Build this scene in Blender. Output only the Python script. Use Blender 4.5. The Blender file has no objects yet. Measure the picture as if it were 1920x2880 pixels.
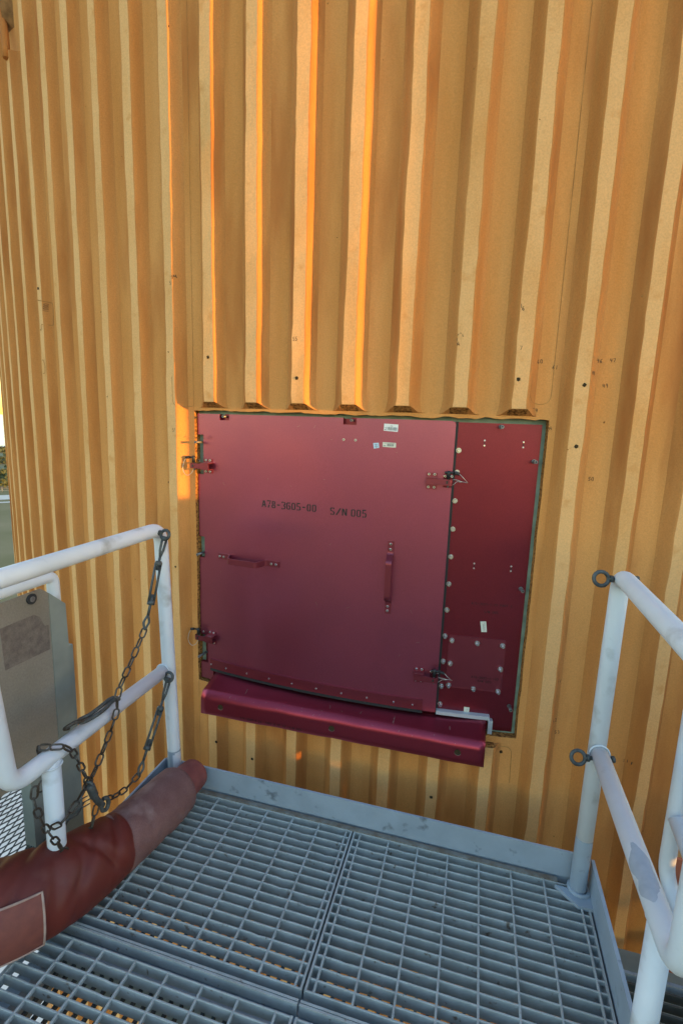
import bpy, math, random
from mathutils import Vector, Matrix
random.seed(7)
R_ = math.radians
scene = bpy.context.scene

# ------------------------------------------------------------------ camera
CAM = Vector((0.29887, -1.52016, 1.42893))
PITCH, ROLL, YAW = R_(9.8874), R_(-1.966), R_(15.0975)
fw = Vector((-math.sin(YAW)*math.cos(PITCH), math.cos(YAW)*math.cos(PITCH), -math.sin(PITCH)))
rt = Vector((math.cos(YAW), math.sin(YAW), 0.0)); dn = fw.cross(rt)
cx_ = rt*math.cos(ROLL) + dn*math.sin(ROLL); cy_ = rt*-math.sin(ROLL) + dn*math.cos(ROLL)
m = Matrix((cx_, -cy_, -fw)).transposed().to_4x4(); m.translation = CAM
cam_d = bpy.data.cameras.new('camera'); cam = bpy.data.objects.new('camera', cam_d)
scene.collection.objects.link(cam); cam.matrix_world = m
cam_d.sensor_fit = 'VERTICAL'; cam_d.sensor_height = 36.0; cam_d.lens = 1394.82/2880*36.0
cam_d.clip_start = 0.02; cam_d.clip_end = 60000
scene.camera = cam

# ------------------------------------------------------------------ sky, sun, exposure
SUN_AZ = R_(99.9)      # clockwise from +Y: low in the right-hand side, nearly along the tank wall
SUN_EL = R_(3.0)
w = bpy.data.worlds.new('World'); scene.world = w; w.use_nodes = True
nt = w.node_tree; bg = nt.nodes['Background']
sky = nt.nodes.new('ShaderNodeTexSky'); sky.sky_type = 'NISHITA'; sky.sun_disc = False
sky.sun_elevation = SUN_EL; sky.sun_rotation = SUN_AZ; sky.altitude = 20
sky.air_density = 1.0; sky.dust_density = 0.3; sky.ozone_density = 1.5
nt.links.new(sky.outputs[0], bg.inputs[0]); bg.inputs[1].default_value = 0.15
sd = bpy.data.lights.new('sun', 'SUN'); sd.energy = 1.2; sd.angle = R_(0.25); sd.color = (1.0, 0.44, 0.05)
so = bpy.data.objects.new('sun', sd); scene.collection.objects.link(so)
sdir = Vector((math.sin(SUN_AZ)*math.cos(SUN_EL), math.cos(SUN_AZ)*math.cos(SUN_EL), math.sin(SUN_EL)))
so.rotation_euler = sdir.to_track_quat('Z', 'Y').to_euler()
scene.view_settings.view_transform = 'Standard'; scene.view_settings.look = 'None'
scene.view_settings.exposure = 3.08; scene.view_settings.gamma = 1.0
scene.render.engine = 'CYCLES'

# ------------------------------------------------------------------ helpers
COL = scene.collection
WL = {}                                    # world translation of every object that can be a parent
def wl(p): return WL.get(p.name, Vector((0, 0, 0))) if p else Vector((0, 0, 0))

def tag(o, label=None, cat=None, group=None, kind=None):
    if label: o['label'] = label
    if cat: o['category'] = cat
    if group: o['group'] = group
    if kind: o['kind'] = kind
    return o

def thing(name, loc, label, cat, group=None):
    o = bpy.data.objects.new(name, None); COL.objects.link(o); o.location = loc
    o.empty_display_size = 0.1
    WL[o.name] = Vector(loc); return tag(o, label, cat, group)

class MB:
    def __init__(s): s.v = []; s.f = []; s.mi = []; s.sm = []
    def vert(s, p): s.v.append(Vector(p)); return len(s.v)-1
    def face(s, idx, mi=0, smooth=False): s.f.append(tuple(idx)); s.mi.append(mi); s.sm.append(smooth)
    def poly(s, pts, mi=0): s.face([s.vert(p) for p in pts], mi)
    def box(s, c, half, ax=None, mi=0):
        c = Vector(c); X, Y, Z = ax or (Vector((1,0,0)), Vector((0,1,0)), Vector((0,0,1)))
        i = [s.vert(c + X*half[0]*a + Y*half[1]*b + Z*half[2]*d) for d in (-1,1) for b in (-1,1) for a in (-1,1)]
        for q in ((0,2,3,1),(4,5,7,6),(0,1,5,4),(2,6,7,3),(0,4,6,2),(1,3,7,5)): s.face([i[k] for k in q], mi)
    def box2(s, lo, hi, mi=0):
        lo, hi = Vector(lo), Vector(hi); s.box((lo+hi)/2, (hi-lo)/2, None, mi)
    def tube(s, path, rad, n=10, caps=True, mi=0, closed=False):
        path = [Vector(p) for p in path]; N = len(path)
        rads = rad if isinstance(rad, (list, tuple)) else [rad]*N
        def tang(i):
            if closed: return (path[(i+1) % N]-path[i-1]).normalized()
            a = path[max(i-1, 0)]; b = path[min(i+1, N-1)]; return (b-a).normalized()
        t = tang(0); ref = Vector((0,0,1)) if abs(t.z) < .9 else Vector((1,0,0))
        u = t.cross(ref).normalized(); rings = []
        for i in range(N):
            t = tang(i); u = (u - t*u.dot(t)).normalized(); vv = t.cross(u)
            rings.append([s.vert(path[i] + (u*math.cos(2*math.pi*k/n) + vv*math.sin(2*math.pi*k/n))*rads[i]) for k in range(n)])
        L = N if closed else N-1
        for i in range(L):
            a, b = rings[i], rings[(i+1) % N]
            for k in range(n): s.face((a[k], a[(k+1) % n], b[(k+1) % n], b[k]), mi, True)
        if caps and not closed:
            s.face(rings[0][::-1], mi); s.face(rings[-1], mi)
    def cyl(s, a, b, r, n=12, mi=0): s.tube([a, b], r, n, True, mi)
    def mesh(s, name, mats, off=Vector((0,0,0))):
        me = bpy.data.meshes.new(name); me.from_pydata([v-off for v in s.v], [], s.f)
        for mt in (mats if isinstance(mats, (list, tuple)) else [mats]): me.materials.append(mt)
        me.polygons.foreach_set('material_index', s.mi); me.polygons.foreach_set('use_smooth', s.sm)
        me.update(); return me
    def build(s, name, mats, parent=None, label=None, kind=None, origin=None):
        """world-space geometry -> one object; parents are pure translations"""
        if origin is None:
            n = len(s.v); org = sum(s.v, Vector((0,0,0)))/n
        else: org = Vector(origin)
        o = bpy.data.objects.new(name, s.mesh(name, mats, org)); COL.objects.link(o)
        if parent: o.parent = parent
        o.location = org - wl(parent); WL[o.name] = org
        return tag(o, label, None, None, kind)

def inst(name, mesh, M, parent=None, label=None):
    """shared-mesh piece placed by a world matrix"""
    o = bpy.data.objects.new(name, mesh); COL.objects.link(o)
    if parent: o.parent = parent
    o.matrix_basis = Matrix.Translation(-wl(parent)) @ M
    WL[o.name] = M.translation.copy()
    return tag(o, label)

def spline(pts, n=8):
    pts = [Vector(p) for p in pts]; out = []
    for i in range(len(pts)-1):
        p0 = pts[max(i-1,0)]; p1 = pts[i]; p2 = pts[i+1]; p3 = pts[min(i+2, len(pts)-1)]
        for k in range(n):
            t = k/n
            out.append(.5*((2*p1) + (p2-p0)*t + (2*p0-5*p1+4*p2-p3)*t*t + (3*p1-p0-3*p2+p3)*t*t*t))
    out.append(pts[-1]); return out

def fillet(pts, r, n=6):
    """polyline with rounded corners"""
    pts = [Vector(p) for p in pts]; out = [pts[0]]
    for i in range(1, len(pts)-1):
        p = pts[i]; a = (pts[i-1]-p); b = (pts[i+1]-p)
        rr = min(r, a.length*.49, b.length*.49); a = p + a.normalized()*rr; b = p + b.normalized()*rr
        for k in range(n+1):
            t = k/n; out.append(a*(1-t)**2 + p*2*t*(1-t) + b*t*t)
    out.append(pts[-1]); return out

# cylinder of the tank: s = arc length at radius 4.2, z up, r radius
CX, CY = -0.13803, 4.46271
PH0, SP = R_(-28.78103), 0.04521898
def P(s, z, r):
    a = s/4.2; return Vector((CX + r*math.sin(a), CY - r*math.cos(a), z))
def frame(s):
    a = s/4.2
    return Vector((math.cos(a), math.sin(a), 0)), Vector((math.sin(a), -math.cos(a), 0)), Vector((0,0,1))   # tangent, outward, up
def FM(s, z, r, rot=0.0):
    """matrix: local x = tangent, y = up, z = outward"""
    t, n, u = frame(s)
    M = Matrix((t, u, n)).transposed().to_4x4(); M.translation = P(s, z, r)
    return M @ Matrix.Rotation(rot, 4, 'Z')
def ribs_s(k): return 4.2*(PH0 + SP*k)

def curved_box(mb, s0, s1, z0, z1, r0, r1, mi=0):
    n = max(1, int(abs(s1-s0)/.06))
    ss = [s0 + (s1-s0)*i/n for i in range(n+1)]
    F = [[mb.vert(P(s, z, r1)) for z in (z0, z1)] for s in ss]; B = [[mb.vert(P(s, z, r0)) for z in (z0, z1)] for s in ss]
    for i in range(n):
        mb.face((F[i][0], F[i+1][0], F[i+1][1], F[i][1]), mi); mb.face((B[i][0], B[i][1], B[i+1][1], B[i+1][0]), mi)
        mb.face((F[i][1], F[i+1][1], B[i+1][1], B[i][1]), mi); mb.face((F[i][0], B[i][0], B[i+1][0], F[i+1][0]), mi)
    mb.face((F[0][0], F[0][1], B[0][1], B[0][0]), mi); mb.face((F[n][0], B[n][0], B[n][1], F[n][1]), mi)

def plate(scuts, zcuts, inside, r0, r1, step=.06, zstep=None, warp=None, back=True):
    """curved plate made of grid cells; inside(s, z) tells which cells exist"""
    def refine(c, st):
        c = sorted(set(round(x, 5) for x in c)); out = []
        for a, b in zip(c, c[1:]):
            n = max(1, int(math.ceil((b-a)/st - 1e-6))); out += [a + (b-a)*i/n for i in range(n)]
        return out + [c[-1]]
    S = refine(scuts, step); Z = refine(zcuts, zstep or 99)
    mb = MB(); W = warp or (lambda s, z: (s, z))
    ok = [[inside((S[i]+S[i+1])/2, (Z[j]+Z[j+1])/2) for j in range(len(Z)-1)] for i in range(len(S)-1)]
    fv = {}
    def V(i, j):
        if (i, j) not in fv: fv[i, j] = mb.vert(P(*W(S[i], Z[j]), r1))
        return fv[i, j]
    def pp(i, j, r): return P(*W(S[i], Z[j]), r)
    def has(i, j): return 0 <= i < len(S)-1 and 0 <= j < len(Z)-1 and ok[i][j]
    for i in range(len(S)-1):
        for j in range(len(Z)-1):
            if not ok[i][j]: continue
            mb.face((V(i,j), V(i+1,j), V(i+1,j+1), V(i,j+1)), 0, True)
            if back: mb.poly((pp(i,j,r0), pp(i,j+1,r0), pp(i+1,j+1,r0), pp(i+1,j,r0)))
            if not has(i-1, j): mb.poly((pp(i,j,r1), pp(i,j+1,r1), pp(i,j+1,r0), pp(i,j,r0)), 1)
            if not has(i+1, j): mb.poly((pp(i+1,j,r1), pp(i+1,j,r0), pp(i+1,j+1,r0), pp(i+1,j+1,r1)), 1)
            if not has(i, j-1): mb.poly((pp(i,j,r1), pp(i,j,r0), pp(i+1,j,r0), pp(i+1,j,r1)), 1)
            if not has(i, j+1): mb.poly((pp(i,j+1,r1), pp(i+1,j+1,r1), pp(i+1,j+1,r0), pp(i,j+1,r0)), 1)
    return mb

# ------------------------------------------------------------------ materials
def mat(name, col, rough=.6, metal=0.0, col2=None, nscale=8.0, stretch=(1,1,1), mixlo=.35, mixhi=.65, bump=0.0, bscale=60.0,
        rough2=None, spec=.5, fine=None, col3=None, n3=2.0, lo3=.55, hi3=.75, detail=5.0, coat=0.0, st3=(1,1,1)):
    mt = bpy.data.materials.new(name); mt.use_nodes = True; t = mt.node_tree; N = t.nodes; L = t.links
    b = N['Principled BSDF']; b.inputs['Roughness'].default_value = rough; b.inputs['Metallic'].default_value = metal
    b.inputs['Specular IOR Level'].default_value = spec; b.inputs['Coat Weight'].default_value = coat; b.inputs['Coat Roughness'].default_value = .25
    g = N.new('ShaderNodeNewGeometry')
    def noise(scale, st=(1,1,1), det=5.0):
        mp = N.new('ShaderNodeMapping'); mp.inputs['Scale'].default_value = st
        L.new(g.outputs['Position'], mp.inputs['Vector'])
        n = N.new('ShaderNodeTexNoise'); n.inputs['Scale'].default_value = scale; n.inputs['Detail'].default_value = det
        L.new(mp.outputs[0], n.inputs['Vector']); return n.outputs['Fac']
    def ramp(fac, lo, hi):
        r = N.new('ShaderNodeMapRange'); r.inputs['From Min'].default_value = lo; r.inputs['From Max'].default_value = hi; r.clamp = True
        L.new(fac, r.inputs['Value']); return r.outputs[0]
    def mix(fac, a, c2):
        x = N.new('ShaderNodeMix'); x.data_type = 'RGBA'; L.new(fac, x.inputs['Factor'])
        for k, vv in ((6, a), (7, c2)):
            if hasattr(vv, 'links'): L.new(vv, x.inputs[k])
            else: x.inputs[k].default_value = (*vv, 1)
        return x.outputs[2]
    c = None
    if col2 is not None:
        f1 = ramp(noise(nscale, stretch, detail), mixlo, mixhi); c = mix(f1, col, col2)
        if rough2 is not None:
            mr = N.new('ShaderNodeMapRange'); mr.inputs['To Min'].default_value = rough; mr.inputs['To Max'].default_value = rough2
            L.new(f1, mr.inputs['Value']); L.new(mr.outputs[0], b.inputs['Roughness'])
    if fine is not None:
        amt, fs = fine; ff = ramp(noise(fs, (1,1,1), 2.0), .3, .7)
        base = c if c is not None else col
        dark = N.new('ShaderNodeMix'); dark.data_type = 'RGBA'; dark.blend_type = 'MULTIPLY'
        dark.inputs['Factor'].default_value = 1.0
        if hasattr(base, 'links'): L.new(base, dark.inputs[6])
        else: dark.inputs[6].default_value = (*base, 1)
        gm = N.new('ShaderNodeMapRange'); gm.inputs['To Min'].default_value = 1-amt; gm.inputs['To Max'].default_value = 1+amt*.6
        L.new(ff, gm.inputs['Value']); L.new(gm.outputs[0], dark.inputs[7]); c = dark.outputs[2]
    if col3 is not None:
        f3 = ramp(noise(n3, st3, 6.0), lo3, hi3); c = mix(f3, c if c is not None else col, col3)
    if c is not None: L.new(c, b.inputs['Base Color'])
    else: b.inputs['Base Color'].default_value = (*col, 1)
    if bump:
        bp = N.new('ShaderNodeBump'); bp.inputs['Strength'].default_value = bump; bp.inputs['Distance'].default_value = .002
        L.new(noise(bscale, (1,1,1), 4.0), bp.inputs['Height']); L.new(bp.outputs[0], b.inputs['Normal'])
    return mt

M = {}
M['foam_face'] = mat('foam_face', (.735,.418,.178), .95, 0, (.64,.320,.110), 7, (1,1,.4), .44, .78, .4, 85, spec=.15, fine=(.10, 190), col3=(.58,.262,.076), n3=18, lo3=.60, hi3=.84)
M['foam_flank'] = mat('foam_flank', (.555,.250,.079), .95, 0, (.48,.195,.053), 9, (1,1,.12), .38, .70, .45, 100, spec=.15, fine=(.09, 210), col3=(.37,.135,.037), n3=7, lo3=.52, hi3=.74, st3=(1,1,.22))  # unsanded foam, darkened further to stand for shade bands beside the ribs
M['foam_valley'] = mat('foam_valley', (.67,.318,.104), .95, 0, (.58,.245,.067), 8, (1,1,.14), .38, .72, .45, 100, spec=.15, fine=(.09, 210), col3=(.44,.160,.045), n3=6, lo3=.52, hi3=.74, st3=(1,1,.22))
M['foam_cut'] = mat('foam_cut', (.40,.185,.055), 1, 0, (.10,.04,.015), 110, (1,1,1), .42, .64, 1.0, 260, spec=.1)
M['foam_dark'] = mat('foam_dark', (.30,.15,.06), 1, 0, (.17,.085,.035), 25, (1,1,1), .4, .65, .8, 120, spec=.1)
M['groove'] = mat('groove', (.46,.235,.080), 1, 0, (.30,.14,.045), 30, spec=.1)
M['plug'] = mat('plug', (.07,.045,.02), .95, 0, (.025,.02,.012), 300, spec=.2)
M['ink'] = mat('ink', (.045,.028,.015), .8)
M['red'] = mat('red', (.38,.072,.132), .32, .86, (.33,.060,.113), 4, (1,1,1), .30, .72, .04, 260, rough2=.44, fine=(.08, 240), coat=1.0)
M['red_dark'] = mat('red_dark', (.225,.024,.042), .32, .80, (.19,.019,.034), 4, (1,1,1), .30, .72, .04, 260, rough2=.42, fine=(.10, 240), coat=.3)
M['red_part'] = mat('red_part', (.27,.042,.066), .34, .80, (.23,.034,.056), 9, rough2=.42, coat=.6)
M['red_edge'] = mat('red_edge', (.20,.012,.025), .5, .4)
M['primer'] = mat('primer', (.22,.30,.24), .6, 0, (.14,.20,.16), 20)
M['steel'] = mat('steel', (.80,.80,.80), .22, 1.0, (.62,.62,.63), 60, rough2=.36)
M['dull_steel'] = mat('dull_steel', (.30,.31,.32), .55, .8, (.16,.16,.16), 40, rough2=.7)
M['chain'] = mat('chain', (.13,.125,.12), .5, .85, (.07,.05,.035), 45, rough2=.75)
M['grey_cast'] = mat('grey_cast', (.10,.115,.12), .6, .4, (.06,.065,.065), 60)
M['black'] = mat('black', (.015,.017,.018), .5)
M['rubber'] = mat('rubber', (.018,.022,.026), .55)
M['wire'] = mat('wire', (.55,.53,.50), .4, .8)
M['white'] = mat('white_paint', (.65,.70,.78), .42, 0, (.56,.60,.66), 5, (1,1,1), .42, .75, .25, 60, rough2=.6, col3=(.35,.365,.375), n3=11, lo3=.58, hi3=.78)
M['toe'] = mat('grey_paint', (.335,.405,.49), .5, 0, (.285,.345,.42), 12, (1,1,1), .35, .7, .10, 80, col3=(.15,.18,.215), n3=22, lo3=.62, hi3=.73)
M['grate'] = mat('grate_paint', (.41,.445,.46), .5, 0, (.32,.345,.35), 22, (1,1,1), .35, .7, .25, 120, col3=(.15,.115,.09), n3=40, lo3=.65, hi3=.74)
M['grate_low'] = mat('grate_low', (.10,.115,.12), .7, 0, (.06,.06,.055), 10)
M['silver'] = mat('silver', (.52,.58,.64), .45, .3)
M['sticker'] = mat('sticker', (.78,.79,.80), .5)
M['sticker_aged'] = mat('sticker_aged', (.66,.65,.56), .6)
M['sticker_blue'] = mat('sticker_blue', (.50,.66,.82), .5)
M['print'] = mat('print', (.10,.10,.11), .6)
M['stencil'] = mat('stencil', (.016,.013,.014), .7)
M['stamp'] = mat('stamp', (.030,.006,.010), .7)
M['hose_old'] = mat('hose_old', (.215,.112,.105), .85, 0, (.165,.080,.077), 16, (1,1,1), .35, .68, .35, 160, fine=(.14, 260), col3=(.30,.195,.185), n3=9, lo3=.54, hi3=.74, spec=.25)
M['hose_new'] = mat('hose_new', (.135,.022,.016), .55, 0, (.10,.018,.016), 9, (1,1,1), .35, .7, .25, 140, col3=(.15,.052,.044), n3=7, lo3=.58, hi3=.75, spec=.35)
M['hose_patch'] = mat('hose_patch', (.20,.058,.044), .7, 0, (.16,.045,.038), 40, bump=.4, bscale=200)
M['tape'] = mat('tape', (.42,.30,.26), .75, 0, (.34,.22,.19), 40)
M['panel'] = mat('panel', (.25,.225,.19), .75, 0, (.20,.175,.14), 5, (1,1,1), .35, .68, .5, 160, fine=(.12, 160))
M['panel_green'] = mat('panel_green', (.25,.28,.255), .65, 0, (.18,.205,.195), 7, bump=.4, bscale=120)
M['panel_patch'] = mat('panel_patch', (.185,.155,.135), .8, 0, (.125,.10,.088), 45, (1,1,1), .35, .68, .6, 260, fine=(.15, 200))
M['mesh'] = mat('expanded', (.11,.125,.13), .6, .2, (.07,.075,.075), 40)
M['grass'] = mat('grass', (.22,.19,.115), 1, 0, (.155,.145,.075), .03, detail=12, col3=(.25,.21,.13), n3=.008, spec=.1)
M['concrete'] = mat('concrete', (.55,.54,.52), .9, 0, (.46,.45,.43), .4, spec=.2)
M['road'] = mat('road', (.50,.48,.44), .9, spec=.2)
M['sand'] = mat('sand', (.50,.44,.34), 1)
M['sea'] = mat('sea', (.05,.09,.12), .25, 0, (.07,.11,.13), .02)
M['leaf'] = mat('leaf', (.045,.065,.022), .8, 0, (.065,.075,.03), 1.2)
M['trunk'] = mat('trunk', (.08,.06,.04), .9)
M['galv'] = mat('galv', (.38,.39,.40), .5, .6)
M['red_hood'] = mat('red_hood', (.34,.047,.080), .34, .88, (.29,.039,.068), 6, (1,1,1), .35, .7, .03, 300, rough2=.42, fine=(.08, 260))
M['salmon'] = mat('salmon', (.50,.16,.09), .7)
M['blocker'] = mat('blocker', (.16,.165,.17), .7, 0, (.11,.11,.11), 3)  # grey of the added, unseen light blockers

# ------------------------------------------------------------------ the far setting
GZ = -44.0
def flat(name, pts, z, mt, th=None):
    mb = MB(); mb.poly([(x, y, z) for x, y in pts]); o = mb.build(name, mt, None, None, 'structure', (0,0,z)); return o
flat('ground', [(-9000,-9000),(9000,-9000),(9000,9000),(-9000,9000)], GZ, M['grass'])
shore_n = Vector((-.76, .65, 0)); shore_t = Vector((.65, .76, 0))
def strip(d0, d1, half=6000):
    a = shore_n*d0; b = shore_n*d1
    return [tuple((a - shore_t*half).xy), tuple((a + shore_t*half).xy), tuple((b + shore_t*half).xy), tuple((b - shore_t*half).xy)]
flat('sea', strip(850, 40000, 30000), GZ+.30, M['sea'])
flat('beach', strip(815, 870), GZ+.45, M['sand'])
flat('surf', strip(836, 846), GZ+.60, M['sticker'])
flat('road', strip(318, 336), GZ+.10, M['road'])
flat('path', strip(306, 310), GZ+.10, M['road'])
flat('concrete_apron', [(-95,-14),(-6,-14),(-6,75),(-95,75)], GZ+.05, M['concrete'])

def shrub(p, rad, h, label, seed):
    rnd = random.Random(seed); t = thing('coastal_shrub', p, label, 'shrub', 'shrubs between road and beach')
    mb = MB()
    for _ in range(240):
        d = Vector((rnd.gauss(0,1), rnd.gauss(0,1), rnd.gauss(0,1))).normalized()*rnd.random()**.4
        q = Vector(p) + Vector((d.x*rad, d.y*rad, h*.55 + d.z*h*.5)); s = rad*.13*rnd.uniform(.6,1.3)
        a = Vector((rnd.gauss(0,1), rnd.gauss(0,1), rnd.gauss(0,1))).normalized(); b = a.orthogonal().normalized()
        mb.poly((q-a*s, q+b*s*.6, q+a*s, q-b*s*.6))
    mb.build('crown', M['leaf'], t)
    mb = MB(); mb.tube([p, Vector(p)+Vector((0,0,h*.6))], [.3,.12], 6); mb.build('trunk', M['trunk'], t)
names = ['nearest the road', 'just beyond the first', 'midway to the sea', 'past the middle one', 'closest to the beach', 'half hidden behind the tank edge', 'low and wide, before the sand']
for i, (d, o_, r_, h_) in enumerate([(372,-8,9,5),(395,4,10,5.5),(430,-6,12,5.5),(480,6,13,6),(560,-6,15,6),(640,8,16,6),(730,-5,20,5)]):
    q = shore_n*d + shore_t*(o_ + d*.010); shrub((q.x, q.y, GZ), r_, h_, 'green coastal shrub %s, left of the orange tank' % names[i], 30+i)
t = thing('perimeter_fence', tuple(shore_n*350 + Vector((0,0,GZ))), 'far grey wire fence beside the pale road', 'fence')
for i in range(-6, 7):
    q = shore_n*350 + shore_t*(i*6.0 + 3); mb = MB(); mb.cyl((q.x,q.y,GZ), (q.x,q.y,GZ+3), .10, 6); mb.build('post', M['galv'], t)
for h_ in (1.0, 2.0, 2.9):
    mb = MB(); a = shore_n*350 - shore_t*36; b = shore_n*350 + shore_t*42
    mb.cyl((a.x,a.y,GZ+h_), (b.x,b.y,GZ+h_), .06, 5); mb.build('rail', M['galv'], t)

# ------------------------------------------------------------------ the tank
RS = 4.212                                   # foam surface between the ribs
RIB_H = .036
PROF = [(-.066,-.003),(-.054,.0010),(-.0475,.0042),(-.0405,.0130),(-.0330,.0250),(-.0268,.0334),(-.0240,.0355),(-.0218,.0360),
        (.0218,.0360),(.0240,.0355),(.0268,.0334),(.0330,.0250),(.0405,.0130),(.0475,.0042),(.054,.0010),(.066,-.003)]
def surf(s):
    """outer radius of the foam at arc length s (uncut zone)"""
    k = round((s/4.2 - PH0)/SP); u = s - ribs_s(k)
    for (a, ha), (b, hb) in zip(PROF, PROF[1:]):
        if a <= u <= b: return RS + max(0, ha + (hb-ha)*(u-a)/(b-a))
    return RS

tank = thing('fuel_tank', (CX, CY, GZ), 'huge orange foam covered cylinder with vertical ribs behind the platform', 'tank')
OS0, OS1, OZ0, OZ1 = -.692, .658, .287, 1.469
rr = random.Random(3); RAG = [rr.uniform(-1, 1) for _ in range(400)]
def wob(x, f=1.0):
    x = x*f; i = math.floor(x); t_ = x-i; t_ = t_*t_*(3-2*t_)
    return RAG[i % 400]*(1-t_) + RAG[(i+1) % 400]*t_
def warp_skin(s, z):
    if OS0-.001 < s < OS1+.001 and abs(z-OZ1) < 1e-3: return s, z + .004*wob(s, 22) + .002*wob(s, 90)
    if OS0-.001 < s < OS1+.001 and abs(z-OZ0) < 1e-3: return s, z + .0015*wob(s, 30)
    if abs(s-OS0) < 1e-3 and OZ0 < z < OZ1: return s + .0020*wob(z, 14), z
    if abs(s-OS1) < 1e-3 and OZ0 < z < OZ1: return s + .0015*wob(z, 14), z
    return s, z
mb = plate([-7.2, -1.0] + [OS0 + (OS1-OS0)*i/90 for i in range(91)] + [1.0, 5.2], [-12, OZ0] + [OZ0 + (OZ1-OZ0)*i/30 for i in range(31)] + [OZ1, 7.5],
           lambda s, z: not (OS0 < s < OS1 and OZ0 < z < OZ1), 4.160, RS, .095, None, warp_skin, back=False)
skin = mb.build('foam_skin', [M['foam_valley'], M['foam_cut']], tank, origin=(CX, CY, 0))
mb = MB()                                     # closed metal cylinder inside, so that no light leaks through
mb.tube([(CX,CY,-14),(CX,CY,8)], 4.13, 96); mb.build('inner_shell', M['primer'], tank, origin=(CX, CY, 0))

def rib_mesh(name, z0, z1, seed, cut_bottom=False, cut_top=False, dz=.12):
    rnd = random.Random(seed); ph = [rnd.uniform(0, 6.28) for _ in range(8)]
    n = max(2, int((z1-z0)/dz)); zs = [z0 + (z1-z0)*i/n for i in range(n+1)]
    if cut_bottom: zs = [z0, z0+.024, z0+.05] + [z for z in zs if z > z0+.07]
    mb = MB(); rings = []
    for z in zs:
        ring = []
        for i, (u, h) in enumerate(PROF):
            side = 1 if u > 0 else -1
            q = seed*37.7 + side*11.3
            wv = .0028*wob(z + q, 3.1) + .0017*wob(z*1.7 + q, 9.0) + .0010*wob(z + q, 31.0) + .0012*max(0, wob(z*.6 + q*2, 5.0) - .55)*side
            wh = .0014*wob(z - q, 2.7) + .0007*wob(z + q*3, 11.0) + .0005*wob(z + u*9, 38.0)
            k = 1.0; uu = u + wv*(1 if h > .016 else .3); hh = h + (wh if h > .016 else 0); zz = z
            if cut_bottom:
                d = z - z0
                if d < .05:
                    fl = 1 - d/.05                         # foam flares out where the rib was cut away
                    uu = u*(1 + .16*fl*fl) ; hh = h*(1-.10*fl*fl)
                    zz = z0 + max(d, .022*max(0, h)/RIB_H)
            ring.append(mb.vert((((RS+hh)*math.sin(uu/4.2)), -(RS+hh)*math.cos(uu/4.2), zz)))
        rings.append(ring)
    np_ = len(PROF)
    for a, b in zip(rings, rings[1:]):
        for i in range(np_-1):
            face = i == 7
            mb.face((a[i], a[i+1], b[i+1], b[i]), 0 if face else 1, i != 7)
    for ring, flag, rev in ((rings[0], cut_bottom, True), (rings[-1], cut_top, False)):
        # end cap as a ragged strip fan
        base = [mb.vert(Vector(mb.v[i])) for i in ring]; n_ = len(base)
        low = []
        for i in ring:
            v = Vector(mb.v[i]); d = Vector((v.x, v.y, 0)); L_ = d.length; d.normalize()
            zc = (z0 if rev else z1)
            low.append((v, d, L_, zc))
        rows = 4; grid = [base]
        for j in range(1, rows+1):
            row = []
            for (v, d, L_, zc) in low:
                t_ = j/rows; rr_ = L_ + (RS-.002-L_)*t_
                jit = rnd.uniform(-.0035, .0035) if (flag and j < rows) else 0
                row.append(mb.vert((d.x*rr_ + d.y*jit*.5, d.y*rr_ - jit, v.z + (zc - v.z)*t_ + jit)))
            grid.append(row)
        for j in range(rows):
            for i in range(n_-1):
                q = (grid[j][i], grid[j][i+1], grid[j+1][i+1], grid[j+1][i])
                mb.face(q[::-1] if rev else q, 2 if (flag and 5 <= i <= 9) else 1)
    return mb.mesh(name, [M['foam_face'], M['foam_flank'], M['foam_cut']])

ZB, ZT = -3.5, 3.95
full = [rib_mesh('rib', ZB, ZT, 11+i, dz=.05) for i in range(7)]
upper = [rib_mesh('rib_above_hatch', 1.480, ZT, 21+i, cut_bottom=True, dz=.05) for i in range(7)]
lower = [rib_mesh('rib_below_hatch', ZB, .262, 31+i, cut_top=True, dz=.08) for i in range(3)]
short = rib_mesh('rib_short', ZB, 3.13, 41)
for k in range(-26, 26):
    Mk = Matrix.Translation((CX, CY, 0)) @ Matrix.Rotation(PH0 + SP*k, 4, 'Z')
    if 8 <= k <= 14:
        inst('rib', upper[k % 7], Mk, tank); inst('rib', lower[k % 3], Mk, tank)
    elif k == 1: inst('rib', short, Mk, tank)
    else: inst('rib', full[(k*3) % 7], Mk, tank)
# foam closeout at the upper end of the short rib
mb = MB()
pts = []
for i in range(13):
    t_ = i/12; s_ = ribs_s(1) - .17*t_**1.5; z_ = 3.10 + .36*t_**.8
    pts.append(P(s_, z_, RS + .040*(1-.4*t_)))
mb.tube(pts, [.016+.006*i/12 for i in range(13)], 10); mb.build('fairing', M['foam_flank'], tank)
mb = MB(); rnd = random.Random(5); ncol, nrow = 14, 18; g = []
for i in range(ncol+1):
    col_ = []
    for j in range(nrow+1):
        s_ = ribs_s(1.06) - .62*i/ncol; z_ = 3.24 + .9*j/nrow
        e = min(i, ncol-i, j, nrow-j)
        col_.append(mb.vert(P(s_, z_ + (.10*(i/ncol) if j == 0 else 0), RS + (-.01 if e == 0 else .035 + .012*rnd.uniform(-1,1)))))
    g.append(col_)
for i in range(ncol):
    for j in range(nrow): mb.face((g[i][j], g[i][j+1], g[i+1][j+1], g[i+1][j]), 0, True)
mb.build('fairing', M['foam_dark'], tank)
# upper and lower flanges of the ribbed section
for zc, hh in ((ZT+.05, .07), (ZB-.06, .08)):
    mb = MB(); curved_box(mb, -7.0, 5.0, zc-hh, zc+hh, RS-.02, RS+.075); mb.build('flange', M['foam_face'], tank)

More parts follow.
